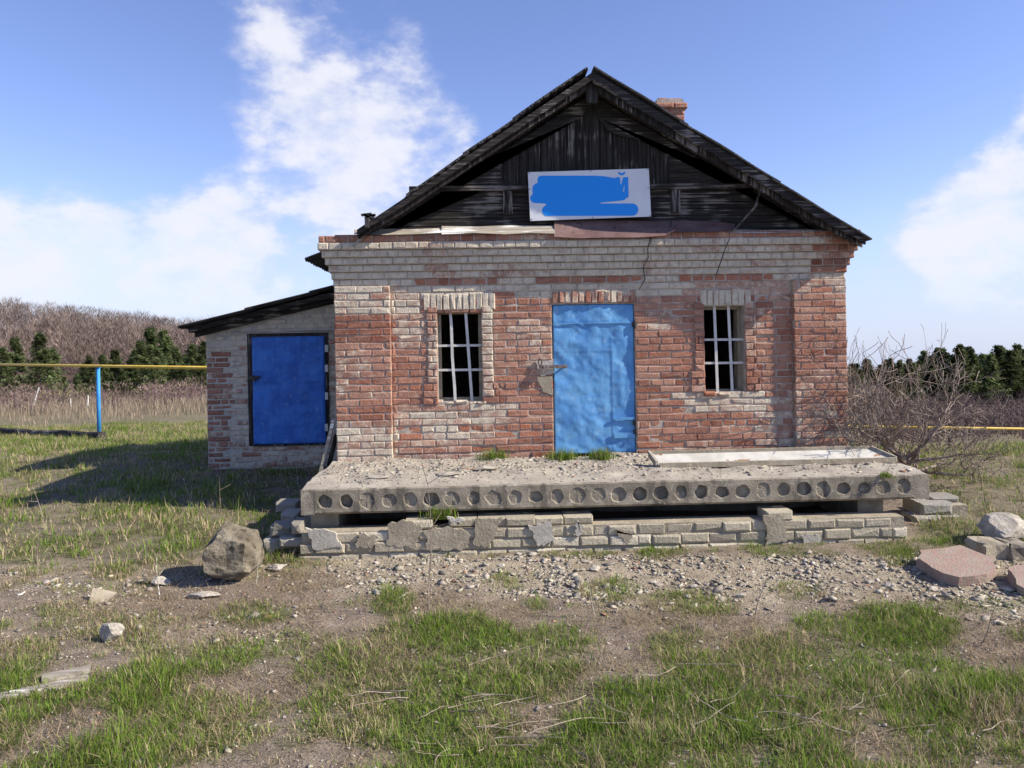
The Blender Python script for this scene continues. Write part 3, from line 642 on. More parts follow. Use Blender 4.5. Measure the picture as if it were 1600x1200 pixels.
for q in ((178, 272), (820, 252), (1415, 232), (1418, 425), (1437, 716), (838, 733), (203, 752), (182, 440)):
    c = sg(*q); m = MB(); m.prism([(c[0] + .006 * math.cos(t), c[1] + .006 * math.sin(t)) for t in np.linspace(0, 2 * math.pi, 9)[:-1]], SY - .004, SY - .0003); m.build('screw', 'dark_metal', sign)
m = MB(); c0, c1 = sg(300, 400), sg(1300, 400)
for c in (c0, c1): m.box((c[0] - .02, SY + .0125, c[1] - .1), (c[0] + .02, GY - .0355, c[1] + .1))
m.build('mount', 'dark_wood', sign)

# ------------------------------------------------------------------ brick shed
HY = 2.6
sl0, sr0 = atY(323, 620, HY).x, XL - .004; zb = .05
def szr(x): a, b = atY(323, 521, HY), atY(524, 474, HY); return a.z + (b.z - a.z) * (x - a.x) / (b.x - a.x)
shed = thing('brick_shed', ((sl0 + sr0) / 2, HY + 1.5, .1), 'low lean-to brick shed with dark sloping roof and deep blue door', 'shed')
D2 = rect(396, 526, 508, 693, HY)
m = MB(); m.prism([(sl0 + .004, zb), (D2[0], zb), (D2[0], szr(D2[0])), (sl0 + .004, szr(sl0))], HY + .008, HY + .25); m.prism([(D2[2], zb), (sr0, zb), (sr0, szr(sr0)), (D2[2], szr(D2[2]))], HY + .008, HY + .25)
m.prism([(D2[0] + .0005, D2[3]), (D2[2] - .0005, D2[3]), (D2[2] - .0005, szr(D2[2])), (D2[0] + .0005, szr(D2[0]))], HY + .008, HY + .25); m.prism([(D2[0] + .0005, zb), (D2[2] - .0005, zb), (D2[2] - .0005, D2[1]), (D2[0] + .0005, D2[1])], HY + .008, HY + .25)
m.box((sl0 + .005, HY + .2505, zb), (sl0 + .25, HY + 3.4, szr(sl0) - .02)); m.box((sl0 + .2505, HY + 3.2, zb), (sr0, HY + 3.4, szr(sl0) - .02))
swall = m.build('wall', 'plaster', shed)
OPEN2 = OPEN; OPEN = [D2]
i = 0; z = zb
while z < szr(sr0) - .03:
    for s0, s1 in sub_holes(sl0, sr0, z + .037):
        for a, b in split_row(s0, s1, i, header=(i % 4 == 2), jog=.03):
            if z + .07 > min(szr(a), szr(b)) or b - a < .03: continue
            top = szr((a + b) / 2) - z
            w = .74 if top < .36 else (rng.uniform(.46, .66) if a > D2[0] - .45 else rng.uniform(.34, .5))
            m = MB(); brick_geo(m, a, b, z, z + .075, HY + rng.uniform(-.010, .006), .1, (rng.uniform(.15, .7), w, 0), .010, .006); m.build('brick', 'brick', swall)
    z += .075; i += 1
OPEN = OPEN2
m = MB(); x0, z0, x1, z1 = D2
m.box((x0 - .07, HY - .02, z0 - .02), (x0 - .001, HY + .1, z1 + .05)); m.box((x1 + .012, HY - .02, z0 - .02), (x1 + .055, HY + .1, z1 + .05)); m.box((x0 - .0005, HY - .018, z1 + .006), (x1 + .0115, HY + .1, z1 + .048)); m.box((x0 - .0005, HY - .018, z0 - .03), (x1 + .0115, HY + .1, z0 - .004))
m.build('door_frame', 'dark_wood', shed)
m = MB(); a = atY(350, 472, HY); m.box((x0 - .3, HY - .022, z1 + .052), (sr0 - .002, HY + .02, z1 + .085)); m.build('lintel', 'grey_wood', shed)
sd = dented('door', x0, z0, x1 + .008, z1, HY - .03, .022, [('x', atY(469, 600, HY).x, z0, z1, .007), ('z', atY(450, 597, HY).z, x0, x1, .007), ('z', atY(450, 666, HY).z, x0, x1, .005)], 'shed_blue', shed, 50, 70, 3)
for vv in (545, 576, 619, 668):
    p = atY(510, vv, HY); m = MB(); m.box((p.x - .012, HY - .05, p.z - .045), (p.x + .03, HY - .0205, p.z + .055)); m.build('hinge', 'bar_paint', sd)
p = atY(400, 590, HY); m = MB(); m.box((p.x - .09, HY - .055, p.z - .02), (p.x + .06, HY - .04, p.z + .015)); m.tube([p + Vector((.0, -.06, -.05)), p + Vector((-.02, -.06, .03))], .02, 6); m.tube([p + Vector((.0, -.07, 0)), p + Vector((.08, -.08, .02))], .012, 6); m.build('latch', 'dark_metal', sd)
# shed roof: corrugated sheets on boards
ra, rb = atY(277, 511, HY - .35), atY(524, 450, HY - .35); srs = (rb.z - ra.z) / (rb.x - ra.x)
rb = Vector((XL - .004, rb.y, ra.z + srs * (XL - .004 - ra.x)))
m = MB(); m.prism([(ra.x + .1, ra.z + srs * .1 - .10), (rb.x, rb.z - .10), (rb.x, rb.z - .03), (ra.x + .1, ra.z + srs * .1 - .03)], HY - .22, HY + 3.5); sroof = m.build('roof', 'dark_wood_flat', shed)
L = rb.x - ra.x
for (f0, f1, l) in ((0.0, .40, 0.0), (.36, .74, .018), (.70, 1.0, .034)):
    m = MB(); n = 150; vs = []; y0_, y1_ = HY - .36, HY + 3.6
    for i in range(n + 1):
        y = y0_ + (y1_ - y0_) * i / n; w = .014 * math.sin(2 * math.pi * y / .13)
        for f, dz in ((f0, 0), (f1, 0), (f1, -.012), (f0, -.012)):
            e = .02 * math.sin(i * 1.7 + f0 * 9) if f == f0 else 0
            vs.append((ra.x + L * f + e, y, ra.z + srs * L * f + w + dz + l))
    fs = [(i * 4 + k, i * 4 + (k + 1) % 4, (i + 1) * 4 + (k + 1) % 4, (i + 1) * 4 + k) for i in range(n) for k in range(4)] + [(3, 2, 1, 0), tuple(range(n * 4, n * 4 + 4))]
    m.add(vs, [f[::-1] for f in fs]); m.build('roof_sheet', 'slate', sroof)
m = MB(); m.prism([(ra.x + .14, ra.z + srs * .14 - .17), (rb.x, rb.z - .15), (rb.x, rb.z - .101), (ra.x + .14, ra.z + srs * .14 - .101)], HY - .10, HY + .006); m.build('fascia', 'dark_wood_flat', sroof)

# ------------------------------------------------------------------ porch slab with round cores
SYF = -1.55; SX0, SX1 = atY(470, 785, SYF).x, atY(1452, 765, SYF).x; ST, SB = Z0, Z0 - .225
slab = thing('porch_slab', ((SX0 + SX1) / 2, -.8, SB), 'long grey concrete hollow-core slab serving as the porch below the blue door', 'slab')
m = MB(); nh = 29; x_a = SX0 + .12; cw = (SX1 - .14 - x_a) / nh; N = 24; pr = random.Random(3)
zc0, zc1 = SB + .02, ST - .012
for h in range(nh):
    cx_, cz_ = x_a + cw * (h + .5) + pr.uniform(-.006, .006), (SB + ST) / 2 + pr.uniform(-.005, .005); hx, r0 = cw / 2, .064 * pr.uniform(.86, 1.08); dep = pr.choice((.008, .012, .016, .022, .03, .045)); ph = pr.uniform(0, 6); am = pr.uniform(.02, .10); xl_c = x_a + cw * h
    sq, ci, cb = [], [], []
    for k in range(N):
        t = 2 * math.pi * k / N; c, s_ = math.cos(t), math.sin(t); q = 1 / max(abs(c), abs(s_))
        px_, pz_ = c * q, s_ * q
        sq.append((xl_c + hx + px_ * hx, SYF + pr.uniform(-.003, .003) * (abs(px_) < .99 and abs(pz_) < .99), (zc0 + zc1) / 2 + pz_ * (zc1 - zc0) / 2))
        rr = r0 * (pr.uniform(.97, 1.03) + am * math.sin(2 * t + ph) + am * .6 * math.sin(5 * t + ph * 2)); ci.append((cx_ + c * rr, SYF + .002 + pr.uniform(0, .006), cz_ + s_ * rr)); cb.append((cx_ + c * rr * .9, SYF + dep + pr.uniform(-.003, .003), cz_ + s_ * rr * .9))
    vs = sq + ci + cb + [(cx_, SYF + dep * .93, cz_ + .01)]
    fl = [(cx_ + (q_[0] - cx_) * 1.07, SYF, cz_ + (q_[2] - cz_) * 1.07) for q_ in ci]; vs = vs + fl; o3 = 3 * N + 1
    fs = [(k, (k + 1) % N, o3 + (k + 1) % N, o3 + k) for k in range(N)] + [(o3 + k, o3 + (k + 1) % N, N + (k + 1) % N, N + k) for k in range(N)] + [(N + k, N + (k + 1) % N, 2 * N + (k + 1) % N, 2 * N + k) for k in range(N)] + [(2 * N + k, 2 * N + (k + 1) % N, 3 * N) for k in range(N)]
    m.add(vs, [f[::-1] for f in fs])
    m.add([(xl_c + 2 * hx * i / 4, SYF + (.012 + pr.uniform(0, .012)) * (j == 1), ST + pr.uniform(-.004, .002) if j else zc1) for j in (0, 1) for i in range(5)], [(i, i + 1, 6 + i, 5 + i) for i in range(4)])
m.add([(x_a, SYF, zc0), (x_a + cw * nh, SYF, zc0), (x_a + cw * nh, SYF + .02, SB), (x_a, SYF + .02, SB)], [(3, 2, 1, 0)])
SYB = -.062
for (a, b) in ((SX0, x_a), (x_a + cw * nh, SX1)): m.box((a, SYF + .002, SB), (b, SYF + .1, ST - .006))
m.box((SX0 + .001, SYF + .1, SB + .001), (SX1 - .001, SYB, ST - .007)); m.build('core_face', 'concrete', slab)
nx, ny = 160, 44; X, Y = np.meshgrid(np.linspace(SX0 + .004, SX1 - .004, nx), np.linspace(SYF + .018, SYB, ny))
edge = sst(Y, SYF, SYF + .3); Zt = ST - .004 + edge * (.030 * vn(X, Y, .3, 41) + .016 * vn(X, Y, .09, 42)) + .03 * sst(Y, -.5, -.1) * vn(X, Y, .5, 43)
o = np_mesh('slab_topping', 'slab_top', np.stack([X, Y, Zt], -1).reshape(-1, 3), np.stack([(ix := np.arange(nx * ny).reshape(ny, nx))[:-1, :-1], ix[:-1, 1:], ix[1:, 1:], ix[1:, :-1]], -1).reshape(-1, 4), np.ones((nx * ny, 3)), None, True)
o.parent = slab; o.location = -WL[slab.name]
def slab_z(x, y): e = sst(y, SYF, SYF + .3); return ST - .004 + e * (.030 * vn(x, y, .3, 41) + .016 * vn(x, y, .09, 42)) + .03 * sst(y, -.5, -.1) * vn(x, y, .5, 43)

# ------------------------------------------------------------------ low wall of pale bricks under the slab
WY = -1.66; lw = thing('low_wall', ((SX0 + SX1) / 2, WY + .12, 0), 'low crumbling pale brick wall with plaster remains below the porch slab', 'wall')
wx0, wx1 = atY(468, 845, WY).x, atY(1418, 840, WY).x
m = MB(); m.box((wx0 + .02, WY + .018, -.1), (wx1 - .02, WY + .24, .262)); core = m.build('core', 'grey_plaster', lw)
def wtop(u):                                             # height of the broken top
    if 607 < u < 800: return 4
    if 800 < u < 920: return 4
    if u < 607: return 3
    if 1180 < u < 1240: return 4
    return 3
for i in range(4):
    x = wx0 + (.13 if i % 2 else 0) - .0
    if i % 2: x = wx0
    first = True
    while x < wx1 - .05:
        l = (.128 if (i % 2 and first) or rng.random() < .12 else .255); first = False; q = min(x + l, wx1); u, _ = proj((x + q) / 2, WY, .3)
        if i < wtop(u) and not (i == 2 and (1390 < u)) and rng.random() > (.0 if i < 3 else .12):
            g = rng.uniform(.30, .44); col = (g * 1.08, g * .95, g * .70) if rng.random() < .86 else (.54, .48, .37)
            m = MB(); z0 = -.02 + i * .094; brick_geo(m, x, q, z0, z0 + (.093 if i < 3 else .080), WY + rng.uniform(-.010, .006) + (.012 * rng.random() if i == 2 else 0) + (.05 * rng.random() if i == 3 else 0), .24, col, .010, .009); m.build('brick', 'silicate', lw)
        x = q + .002
PT = [(((478, 826), (522, 830), (534, 856), (492, 858)), 'plaster'), (((604, 820), (640, 812), (660, 826), (648, 856), (606, 852)), 'grey_plaster'), (((664, 830), (700, 822), (734, 834), (728, 858), (668, 858)), 'grey_plaster'), (((742, 812), (784, 808), (776, 834), (764, 856), (740, 852)), 'grey_plaster'),
      (((826, 822), (862, 814), (866, 846), (840, 854)), 'plaster'), (((700, 808), (726, 812), (712, 822)), 'plaster'), (((900, 816), (912, 820), (906, 838), (898, 836)), 'plaster'), (((1194, 808), (1226, 806), (1230, 846), (1198, 852)), 'grey_plaster'), (((1252, 836), (1280, 838), (1284, 856), (1256, 858)), 'plaster'), (((560, 834), (590, 838), (584, 856), (556, 854)), 'grey_plaster'), (((960, 830), (990, 834), (980, 850)), 'grey_plaster')]
for (pts, mt) in PT:
    m = MB(); m.prism(ragged(uvpoly(pts, WY - .01), .016, 7), WY - .014 + rng.uniform(-.003, .003), WY + .01); m.build('plaster_patch', mt, lw)
m = MB()                                                 # walls that carry the slab ends
m.box((SX0 + .05, WY + .26, -.1), (SX0 + .3, -.1, SB - .002)); m.box((SX1 - .5, WY + .45, -.1), (SX1 - .25, -.1, SB - .002)); m.box((SX0 + .31, -.30, -.1), (SX1 - .51, -.08, SB - .002)); m.build('support', 'grey_plaster', lw)

# ------------------------------------------------------------------ stones and rubble
def stone_mesh(m, c, sx, sy, sz, seed, col=None, cut=9, rough=.16, sub=3, rot=0.0):
    r = random.Random(seed); import bmesh
    bm = bmesh.new(); bmesh.ops.create_icosphere(bm, subdivisions=sub, radius=1.0)
    planes = [(Vector((r.gauss(0, 1), r.gauss(0, 1), r.gauss(0, 1))).normalized(), r.uniform(.55, .85)) for _ in range(cut)]
    M = Matrix.Rotation(rot, 3, 'Z'); sub_ = sub
    for v in bm.verts:
        p = v.co.copy()
        for nrm, d in planes:
            e = p.dot(nrm) - d
            if e > 0: p -= nrm * e
        p *= 1 + (rough * .25 * (r.random() - .5) + rough * 1.3 * (float(vn(p.x * 1.7 + seed, p.y * 1.7 + p.z * 2.1, .55, 55)) - .5))
        v.co = M @ Vector((p.x * sx, p.y * sy, p.z * sz)) + c
    bm.verts.ensure_lookup_table(); m.add([v.co for v in bm.verts], [[v.index for v in f.verts] for f in bm.faces], col); bm.free()
def G(u, v, lift=0.0):                                   # ground point under a pixel (near field)
    z = 0.0
    for _ in range(12):
        p = atZ(u, v, z); z = float(gz(p.x, p.y))
    return Vector((p.x, p.y, z + lift))
def stone(name, u, v, sx, sy, sz, seed, mat, label, cat='stone', group=None, sink=.25, **kw):
    p = G(u, v); m = MB(); stone_mesh(m, p + Vector((0, sy * .6, sz * (1 - sink))), sx, sy, sz, seed, **kw)
    return tag(m.build(name, mat, None, base=True), label, cat, group)
# boulder: an angular block
p = G(360, 911); r = random.Random(4); k = 1 / 195.0; m = MB()
front = [(312, 868), (318, 895), (345, 908), (372, 911), (402, 893), (404, 858), (392, 838), (335, 828), (316, 850)]
vs0 = [atY(u, v, p.y) for u, v in front]; cen = sum(vs0, Vector()) / len(vs0)
import bmesh as _bm
bm = _bm.new(); pts = []
for dy, s in ((.0, .74), (.10, .92), (.28, .92), (.40, .70)):
    for q in vs0:
        w = cen + (q - cen) * s; pts.append(bm.verts.new((w.x + r.uniform(-.018, .018), p.y - .06 + dy + r.uniform(-.03, .03), w.z + r.uniform(-.018, .018) + .02 * (dy > .2))))
_bm.ops.convex_hull(bm, input=bm.verts); 
for v_ in [v_ for v_ in bm.verts if not v_.link_faces]: bm.verts.remove(v_)
_bm.ops.subdivide_edges(bm, edges=bm.edges, cuts=3, use_grid_fill=True)
for v_ in bm.verts:
    q = v_.co; v_.co = q + (q - cen).normalized() * (.05 * (float(vn(q.x * 1 + q.y, q.z - q.y, .12, 51)) - .5) + .025 * (float(vn(q.x - q.y, q.z + q.y, .04, 52)) - .5))
bm.verts.index_update(); m.add([v_.co for v_ in bm.verts], [[v_.index for v_ in f.verts] for f in bm.faces]); bm.free()
tag(m.build('boulder', 'rock', None, base=True), 'big angular grey-brown stone block standing on the dirt path', 'boulder')
stone('pale_stone', 430, 893, .10, .07, .032, 11, 'pale_rock', 'flat white stone beside the big stone block')
stone('pale_stone', 249, 917, .085, .06, .042, 12, 'pale_rock', 'lumpy white stone in the shadow of the big stone block')
stone('grey_stone', 228, 914, .04, .03, .035, 13, 'rock', 'small dark stone touching the lumpy white stone')
stone('pale_stone', 317, 936, .13, .05, .025, 15, 'pale_rock', 'long flat pale stone on the dirt in front of the block')
stone('pale_stone', 172, 1003, .085, .05, .07, 16, 'pale_rock', 'upright pale stone among grass tufts and moss')
stone('pale_stone', 217, 985, .025, .02, .02, 17, 'pale_rock', 'tiny round white pebble beside the upright pale stone')
p = G(158, 940); m = MB(); M_ = Matrix.Translation(p + Vector((0, .02, .045))) @ Matrix.Rotation(.5, 4, 'Z') @ Matrix.Rotation(-.75, 4, 'X')
m.add([M_ @ Vector(q) for q in ((-.09, 0, -.05), (.02, 0, -.07), (.10, 0, .0), (-.06, 0, .07), (-.09, .02, -.05), (.02, .02, -.07), (.10, .02, .0), (-.06, .02, .07))], [(0, 1, 2, 3), (7, 6, 5, 4), (1, 0, 4, 5), (2, 1, 5, 6), (3, 2, 6, 7), (0, 3, 7, 4)])
tag(m.build('slate_shard', 'grey_plaster', None, base=True), 'thin grey tile shard tilted up on the bare dirt', 'tile shard')
for (u, v, l, a, lab) in ((104, 1056, .12, .45, 'short pale wooden stub at the end of the half buried plank'), (40, 1085, .30, .52, 'weathered half buried plank in the grass')):
    p = G(u, v); m = MB(); m.box((-l, -.035, -.02), (l, .035, .025), None, Matrix.Translation(p) @ Matrix.Rotation(a, 4, 'Z')); tag(m.build('old_plank', 'grey_wood', None, base=True), lab, 'plank')
# right-hand debris
def slabby(name, pts, zt, th, mat, label, cat, tilt=0.0):
    q = [atZ(u, v, zt) for u, v in pts]; q = [q[i].lerp(q[(i + 1) % len(q)], f_) + Vector((rng.uniform(-.03, .03), rng.uniform(-.03, .03), 0)) * (f_ > 0) for i in range(len(q)) for f_ in (0, .5)]; c = sum(q, Vector()) / len(q); m = MB(); n = len(q); rr = random.Random(len(label))
    top = [w + Vector((rr.uniform(-.02, .02), rr.uniform(-.02, .02), (w.y - c.y) * tilt)) for w in q]; bot = [w + Vector((rr.uniform(-.02, .02), rr.uniform(0, .03), -th)) for w in top]
    m.add(top + bot, [tuple(range(n))] + [(n + i, n + (i + 1) % n, (i + 1) % n, i) for i in range(n)] + [tuple(range(2 * n - 1, n - 1, -1))]); return tag(m.build(name, mat, None, base=True), label, cat)
slabby('plaster_slab', ((1432, 872), (1440, 862), (1500, 856), (1548, 872), (1560, 886), (1545, 894), (1495, 898), (1455, 886)), .11, .10, 'pink_plaster', 'broken slab with pink rendered top lying beside the rubble', 'concrete slab', .05)
slabby('plaster_slab', ((1578, 892), (1600, 886), (1640, 900), (1640, 918), (1600, 914), (1584, 904)), .10, .09, 'pink_plaster', 'smaller pink rendered fragment lying in the grass', 'concrete slab', .1)
def block(u0, v0, u1, v1, y, dep, seed, mat, label, name='concrete_block', cat='block'):
    a, b = atY(u0, v1, y), atY(u1, v0, y); rr = random.Random(seed); m = MB(); bm = _bm.new(); _bm.ops.create_cube(bm, size=1.0); _bm.ops.bevel(bm, geom=bm.edges, offset=.08, segments=1, affect='EDGES'); _bm.ops.subdivide_edges(bm, edges=bm.edges, cuts=1, use_grid_fill=True)
    zb_ = min(a.z, float(gz((a.x + b.x) / 2, y)) - .02)
    for v_ in bm.verts: v_.co = Vector((a.x + (v_.co.x + .5) * (b.x - a.x), y + (v_.co.y + .5) * dep, zb_ + (v_.co.z + .5) * (b.z - zb_))) + Vector((rr.uniform(-.014, .014), rr.uniform(-.014, .014), rr.uniform(-.014, .014)))
    bm.verts.index_update(); m.add([v_.co for v_ in bm.verts], [[v_.index for v_ in f.verts] for f in bm.faces]); bm.free(); return tag(m.build(name, mat, None, base=True), label, cat)
block(1538, 850, 1580, 888, -2.25, .26, 1, 'grey_plaster', 'grey masonry block leaning next to the pink topped slab')
block(1580, 852, 1622, 890, -2.28, .28, 2, 'concrete', 'grey masonry block half out of view behind the pink fragment')
stone('pale_stone', 1582, 852, .27, .20, .13, 24, 'pale_rock', 'large pale boulder chunk resting behind the grey blocks', sink=.1, cut=16)
# masonry remains: right of the slab
mc = thing('masonry_chunk', (atY(1470, 820, -1.15).x, -1.1, .1), 'broken stub of pale brickwork under the right slab end', 'masonry')
for (u0, v0, u1, v1, y) in ((1428, 806, 1474, 826, -1.25), (1472, 806, 1500, 828, -1.22), (1440, 786, 1490, 807, -1.2), (1484, 788, 1512, 808, -1.14), (1430, 782, 1446, 804, -1.12), (1456, 776, 1500, 789, -1.05), (1498, 810, 1520, 828, -1.18)):
    a, b = atY(u0, v1, y), atY(u1, v0, y); g = rng.uniform(.26, .38); m = MB(); brick_geo(m, a.x, b.x, a.z, b.z, y, .24, (g, g * .93, g * .80), .02, .012); m.build('brick', 'silicate', mc)
a, b = atY(1432, 828, -1.1), atY(1512, 782, -1.1); m = MB(); m.box((a.x + .03, -1.17, -.02), (b.x - .05, -.95, b.z - .03)); m.build('core', 'grey_plaster', mc)
mc = thing('masonry_chunk', (atY(440, 840, -1.5).x, -1.4, 0), 'crumbling pale masonry corner beside the big stone block under the slab', 'masonry')
for (u0, v0, u1, v1, y) in ((418, 822, 458, 842, -1.5), (436, 838, 476, 860, -1.62), (412, 842, 440, 862, -1.58), (432, 784, 462, 802, -.75), (440, 800, 468, 820, -1.1), (452, 815, 474, 838, -1.64)):
    a, b = atY(u0, v1, y), atY(u1, v0, y); g = rng.uniform(.24, .36); m = MB(); brick_geo(m, a.x, b.x, a.z, b.z, y, .24, (g, g * .92, g * .76), .022, .018); m.build('brick', 'silicate', mc)
a = atY(440, 860, -1.4); b = atY(468, 800, -1.4); m = MB(); m.box((a.x + .03, -1.45, -.05), (SX0 + .045, -.5, .20)); m.build('core', 'grey_plaster', mc)
# chips of crushed stone (uncountable)
OCT = np.array([(x_, y_, z_) for z_ in (-1, 1) for y_ in (-1, 1) for x_ in (-1, 1)], float) * .72; OF = np.array([(0, 2, 3), (0, 3, 1), (4, 5, 7), (4, 7, 6), (0, 1, 5), (0, 5, 4), (2, 6, 7), (2, 7, 3), (0, 4, 6), (0, 6, 2), (1, 3, 7), (1, 7, 5)])
def chips(name, x, y, z, size, label, cat, pale=.5):
    n = len(x); V = OCT[None] * (1 + nr.uniform(-.5, .4, (n, 8, 1))) * (size[:, None, None] * nr.uniform(.5, 1.3, (n, 1, 3)) * np.array([1.1, 1, .42])); V = V + nr.uniform(-.22, .22, (n, 8, 3)) * np.array([1, 1, .4]) * size[:, None, None]
    t = nr.uniform(0, 6.28, n); c, s_ = np.cos(t)[:, None], np.sin(t)[:, None]; x2 = V[..., 0] * c - V[..., 1] * s_; y2 = V[..., 0] * s_ + V[..., 1] * c
    ti = nr.uniform(-.6, .6, n)[:, None]; z2 = V[..., 2] * np.cos(ti) + x2 * np.sin(ti)
    P = np.stack([x2 + x[:, None], y2 + y[:, None], z2 + z[:, None] + size[:, None] * .2], -1).reshape(-1, 3)
    g = nr.uniform(.20, .45, n) + (nr.random(n) < .10) * .14; Cc = np.stack([g, g * nr.uniform(.87, .93, n), g * nr.uniform(.68, .80, n)], -1); pk = nr.random(n) < .03; Cc[pk] *= np.array([1.0, .62, .5])
    return tag(np_mesh(name, 'chips', P, (OF[None] + (np.arange(n) * 8)[:, None, None]).reshape(-1, 3), np.repeat(Cc, 8, 0), 'stuff'), label, cat)
n = 85000; x = nr.uniform(-5, 6.5, n); y = nr.uniform(-4.6, -1.62, n); z = gz(x, y); u, v = proj(x, y, z); keep = nr.random(n) < gravel_map(u, v, x, y) * (.2 + .8 * sst(vn(x, y, .22, 61), .35, .65)) * .8
x, y, z = x[keep], y[keep], z[keep]; size = np.minimum(.004 + nr.exponential(.0058, len(x)), .045); chips('rubble', x, y, z, size, 'loose pale crushed stone and brick chips in front of the low wall', 'rubble')
n = 9000; x = nr.uniform(-5, 6, n); y = nr.uniform(-6, -2, n); chips('pebbles', x, y, gz(x, y), np.minimum(.004 + nr.exponential(.004, n), .02), 'small scattered pebbles over the bare dirt and grass', 'pebbles')
n = 9000; x = nr.uniform(SX0 + .05, SX1 - .05, n); y = nr.uniform(SYF + .06, -.08, n); k = nr.random(n) < (.25 + .75 * sst(y, -1.35, -.7)); x, y = x[k], y[k]
chips('slab_gravel', x, y, slab_z(x, y) - .002, np.minimum(.005 + nr.exponential(.0045, len(x)), .03), 'fine gravel and crumbs spread over the porch slab', 'gravel')
gi = 0                                                   # larger single stones in the rubble
rs = random.Random(8)
for k in range(46):
    u, v = rs.uniform(490, 1560), rs.uniform(868, 935); s_ = rs.uniform(.018, .042)
    stone('rubble_stone', u, v + (u - 900) * .01, s_ * rs.uniform(.8, 1.5), s_, s_ * rs.uniform(.3, .6), 100 + k, 'pale_rock', 'larger pale broken stone lying in the crushed rubble before the low wall', 'stone', 'larger stones in the rubble', .3, sub=2, cut=12, rot=rs.uniform(0, 3))
for (u, v, l, lab) in ((760, 735, .16, 'flat tile shard on the porch slab beside the grass tuft under the barred window'), (590, 748, .11, 'thin flat shard near the slab corner by the leaning planks'), (700, 742, .13, 'flat shard on the slab below the barred window')):
    p = atZ(u, v, ST + .02); p.z = float(slab_z(p.x, p.y)) ; m = MB(); stone_mesh(m, p + Vector((0, 0, .012)), l, l * .6, .018, int(u), cut=9, rough=.1); tag(m.build('tile_shard', 'pale_rock', None, base=True), lab, 'tile shard')

# ------------------------------------------------------------------ loose timber
a0, a1, b0, b1 = atZ(1030, 729, .655), atZ(1394, 729, .655), atZ(1019, 707, .70), atZ(1345, 716, .70)
cs = thing('white_casing', ((a0.x + a1.x) / 2, a0.y, .65), 'long white painted wooden casing with peeling paint lying on the slab', 'casing')
yl = max(a0.y, SYF + .95); x0, x1 = a0.x, atY(1398, 728, a0.y).x
y_f = a0.y; y_b = y_f + .17
zf = float(slab_z(x0 + .5, y_f)) + .012
tl = lambda y: zf + (y - y_f) * .5
m = MB(); m.add([(x0, y_f, zf), (x1, y_f, zf), (x1 - .16, y_b, tl(y_b)), (x0 - .04, y_b, tl(y_b)), (x0, y_f, zf + .02), (x1, y_f, zf + .02), (x1 - .16, y_b, tl(y_b) + .02), (x0 - .04, y_b, tl(y_b) + .02)], [(3, 2, 1, 0), (4, 5, 6, 7), (0, 1, 5, 4), (1, 2, 6, 5), (2, 3, 7, 6), (3, 0, 4, 7)]); m.build('panel', 'white_paint', cs)
def rail_(p, q, w, h, mat='grey_plaster'):
    m = MB(); d = (q - p).normalized(); s_ = Vector((-d.y, d.x, 0)) * w / 2; vs = [p - s_, p + s_, q + s_, q - s_]; m.add(vs + [k_ + Vector((0, 0, h)) for k_ in vs], [(3, 2, 1, 0), (4, 5, 6, 7), (0, 1, 5, 4), (1, 2, 6, 5), (2, 3, 7, 6), (3, 0, 4, 7)]); m.build('rim', mat, cs)
rail_(Vector((x0, y_f - .02, zf - .005)), Vector((x1, y_f - .02, zf - .005)), .035, .05); rail_(Vector((x0 - .04, y_b + .02, tl(y_b) - .005)), Vector((x1 - .16, y_b + .02, tl(y_b) - .005)), .035, .055); rail_(Vector((x0 - .02, y_f, zf)), Vector((x0 - .06, y_b, tl(y_b))), .03, .06, 'grey_wood'); rail_(Vector((x1 + .02, y_f, zf)), Vector((x1 - .14, y_b, tl(y_b))), .03, .05, 'grey_wood')
for k, (u0, v0, u1, v1, y, w, lab, mt) in enumerate(((486, 756, 527, 658, -.02, .06, 'dark plank with pale edge leaning against the house corner by the shed', 'grey_wood'), (497, 757, 532, 680, .12, .10, 'blackened wide plank leaning behind the pale edged one by the shed', 'dark_wood'))):
    a, b = atY(u0, v0, y), atY(u1, v1, y); a.z = float(gz(a.x, y)) ; b.x = XL - .02; d = (b - a).normalized(); n_ = Vector((-d.z, 0, d.x)); m = MB(); vs = [a + n_ * .0, a + n_ * .035, b + n_ * .035, b + n_ * .0]; vs = vs + [q + Vector((0, w, 0)) for q in vs]
    m.add(vs, [(0, 1, 2, 3), (7, 6, 5, 4), (1, 0, 4, 5), (2, 1, 5, 6), (3, 2, 6, 7), (0, 3, 7, 4)]); tag(m.build('leaning_plank', mt, None, base=True), lab, 'plank')

# ------------------------------------------------------------------ gas pipes, log, stakes
pp = Vector(atD(153, 572, 20.0)); gl = float(gz(pp.x, pp.y)); gp = thing('gas_pipe', (pp.x, pp.y, gl), 'raised yellow gas pipe on a blue post in the meadow behind the shed', 'pipe')
q0, q1 = atD(0, 567, 27), atD(322, 574, 15.6); q0.z = q1.z = pp.z; d = (q1 - q0).normalized()
m = MB(); m.tube([pp - d * 30, pp + d * 13], .036, 12); m.build('pipe', 'pipe_yellow', gp, True)
for t in (0, -14, 12.5):
    c = pp + d * t; g = float(gz(c.x, c.y)); m = MB(); m.tube([(c.x, c.y, g - .2), (c.x, c.y, pp.z - .037)], .05, 12); m.box((c.x - .06, c.y - .05, pp.z - .05), (c.x + .06, c.y + .05, pp.z - .041)); m.build('post', 'post_blue', gp, True)
pp = atD(1475, 668.5, 16.0); gp = thing('gas_pipe', (pp.x, pp.y, float(gz(pp.x, pp.y))), 'low yellow gas pipe running behind the bare bush', 'pipe')
q1 = atZ(1600, 670.5, pp.z); d = (q1 - pp).normalized()
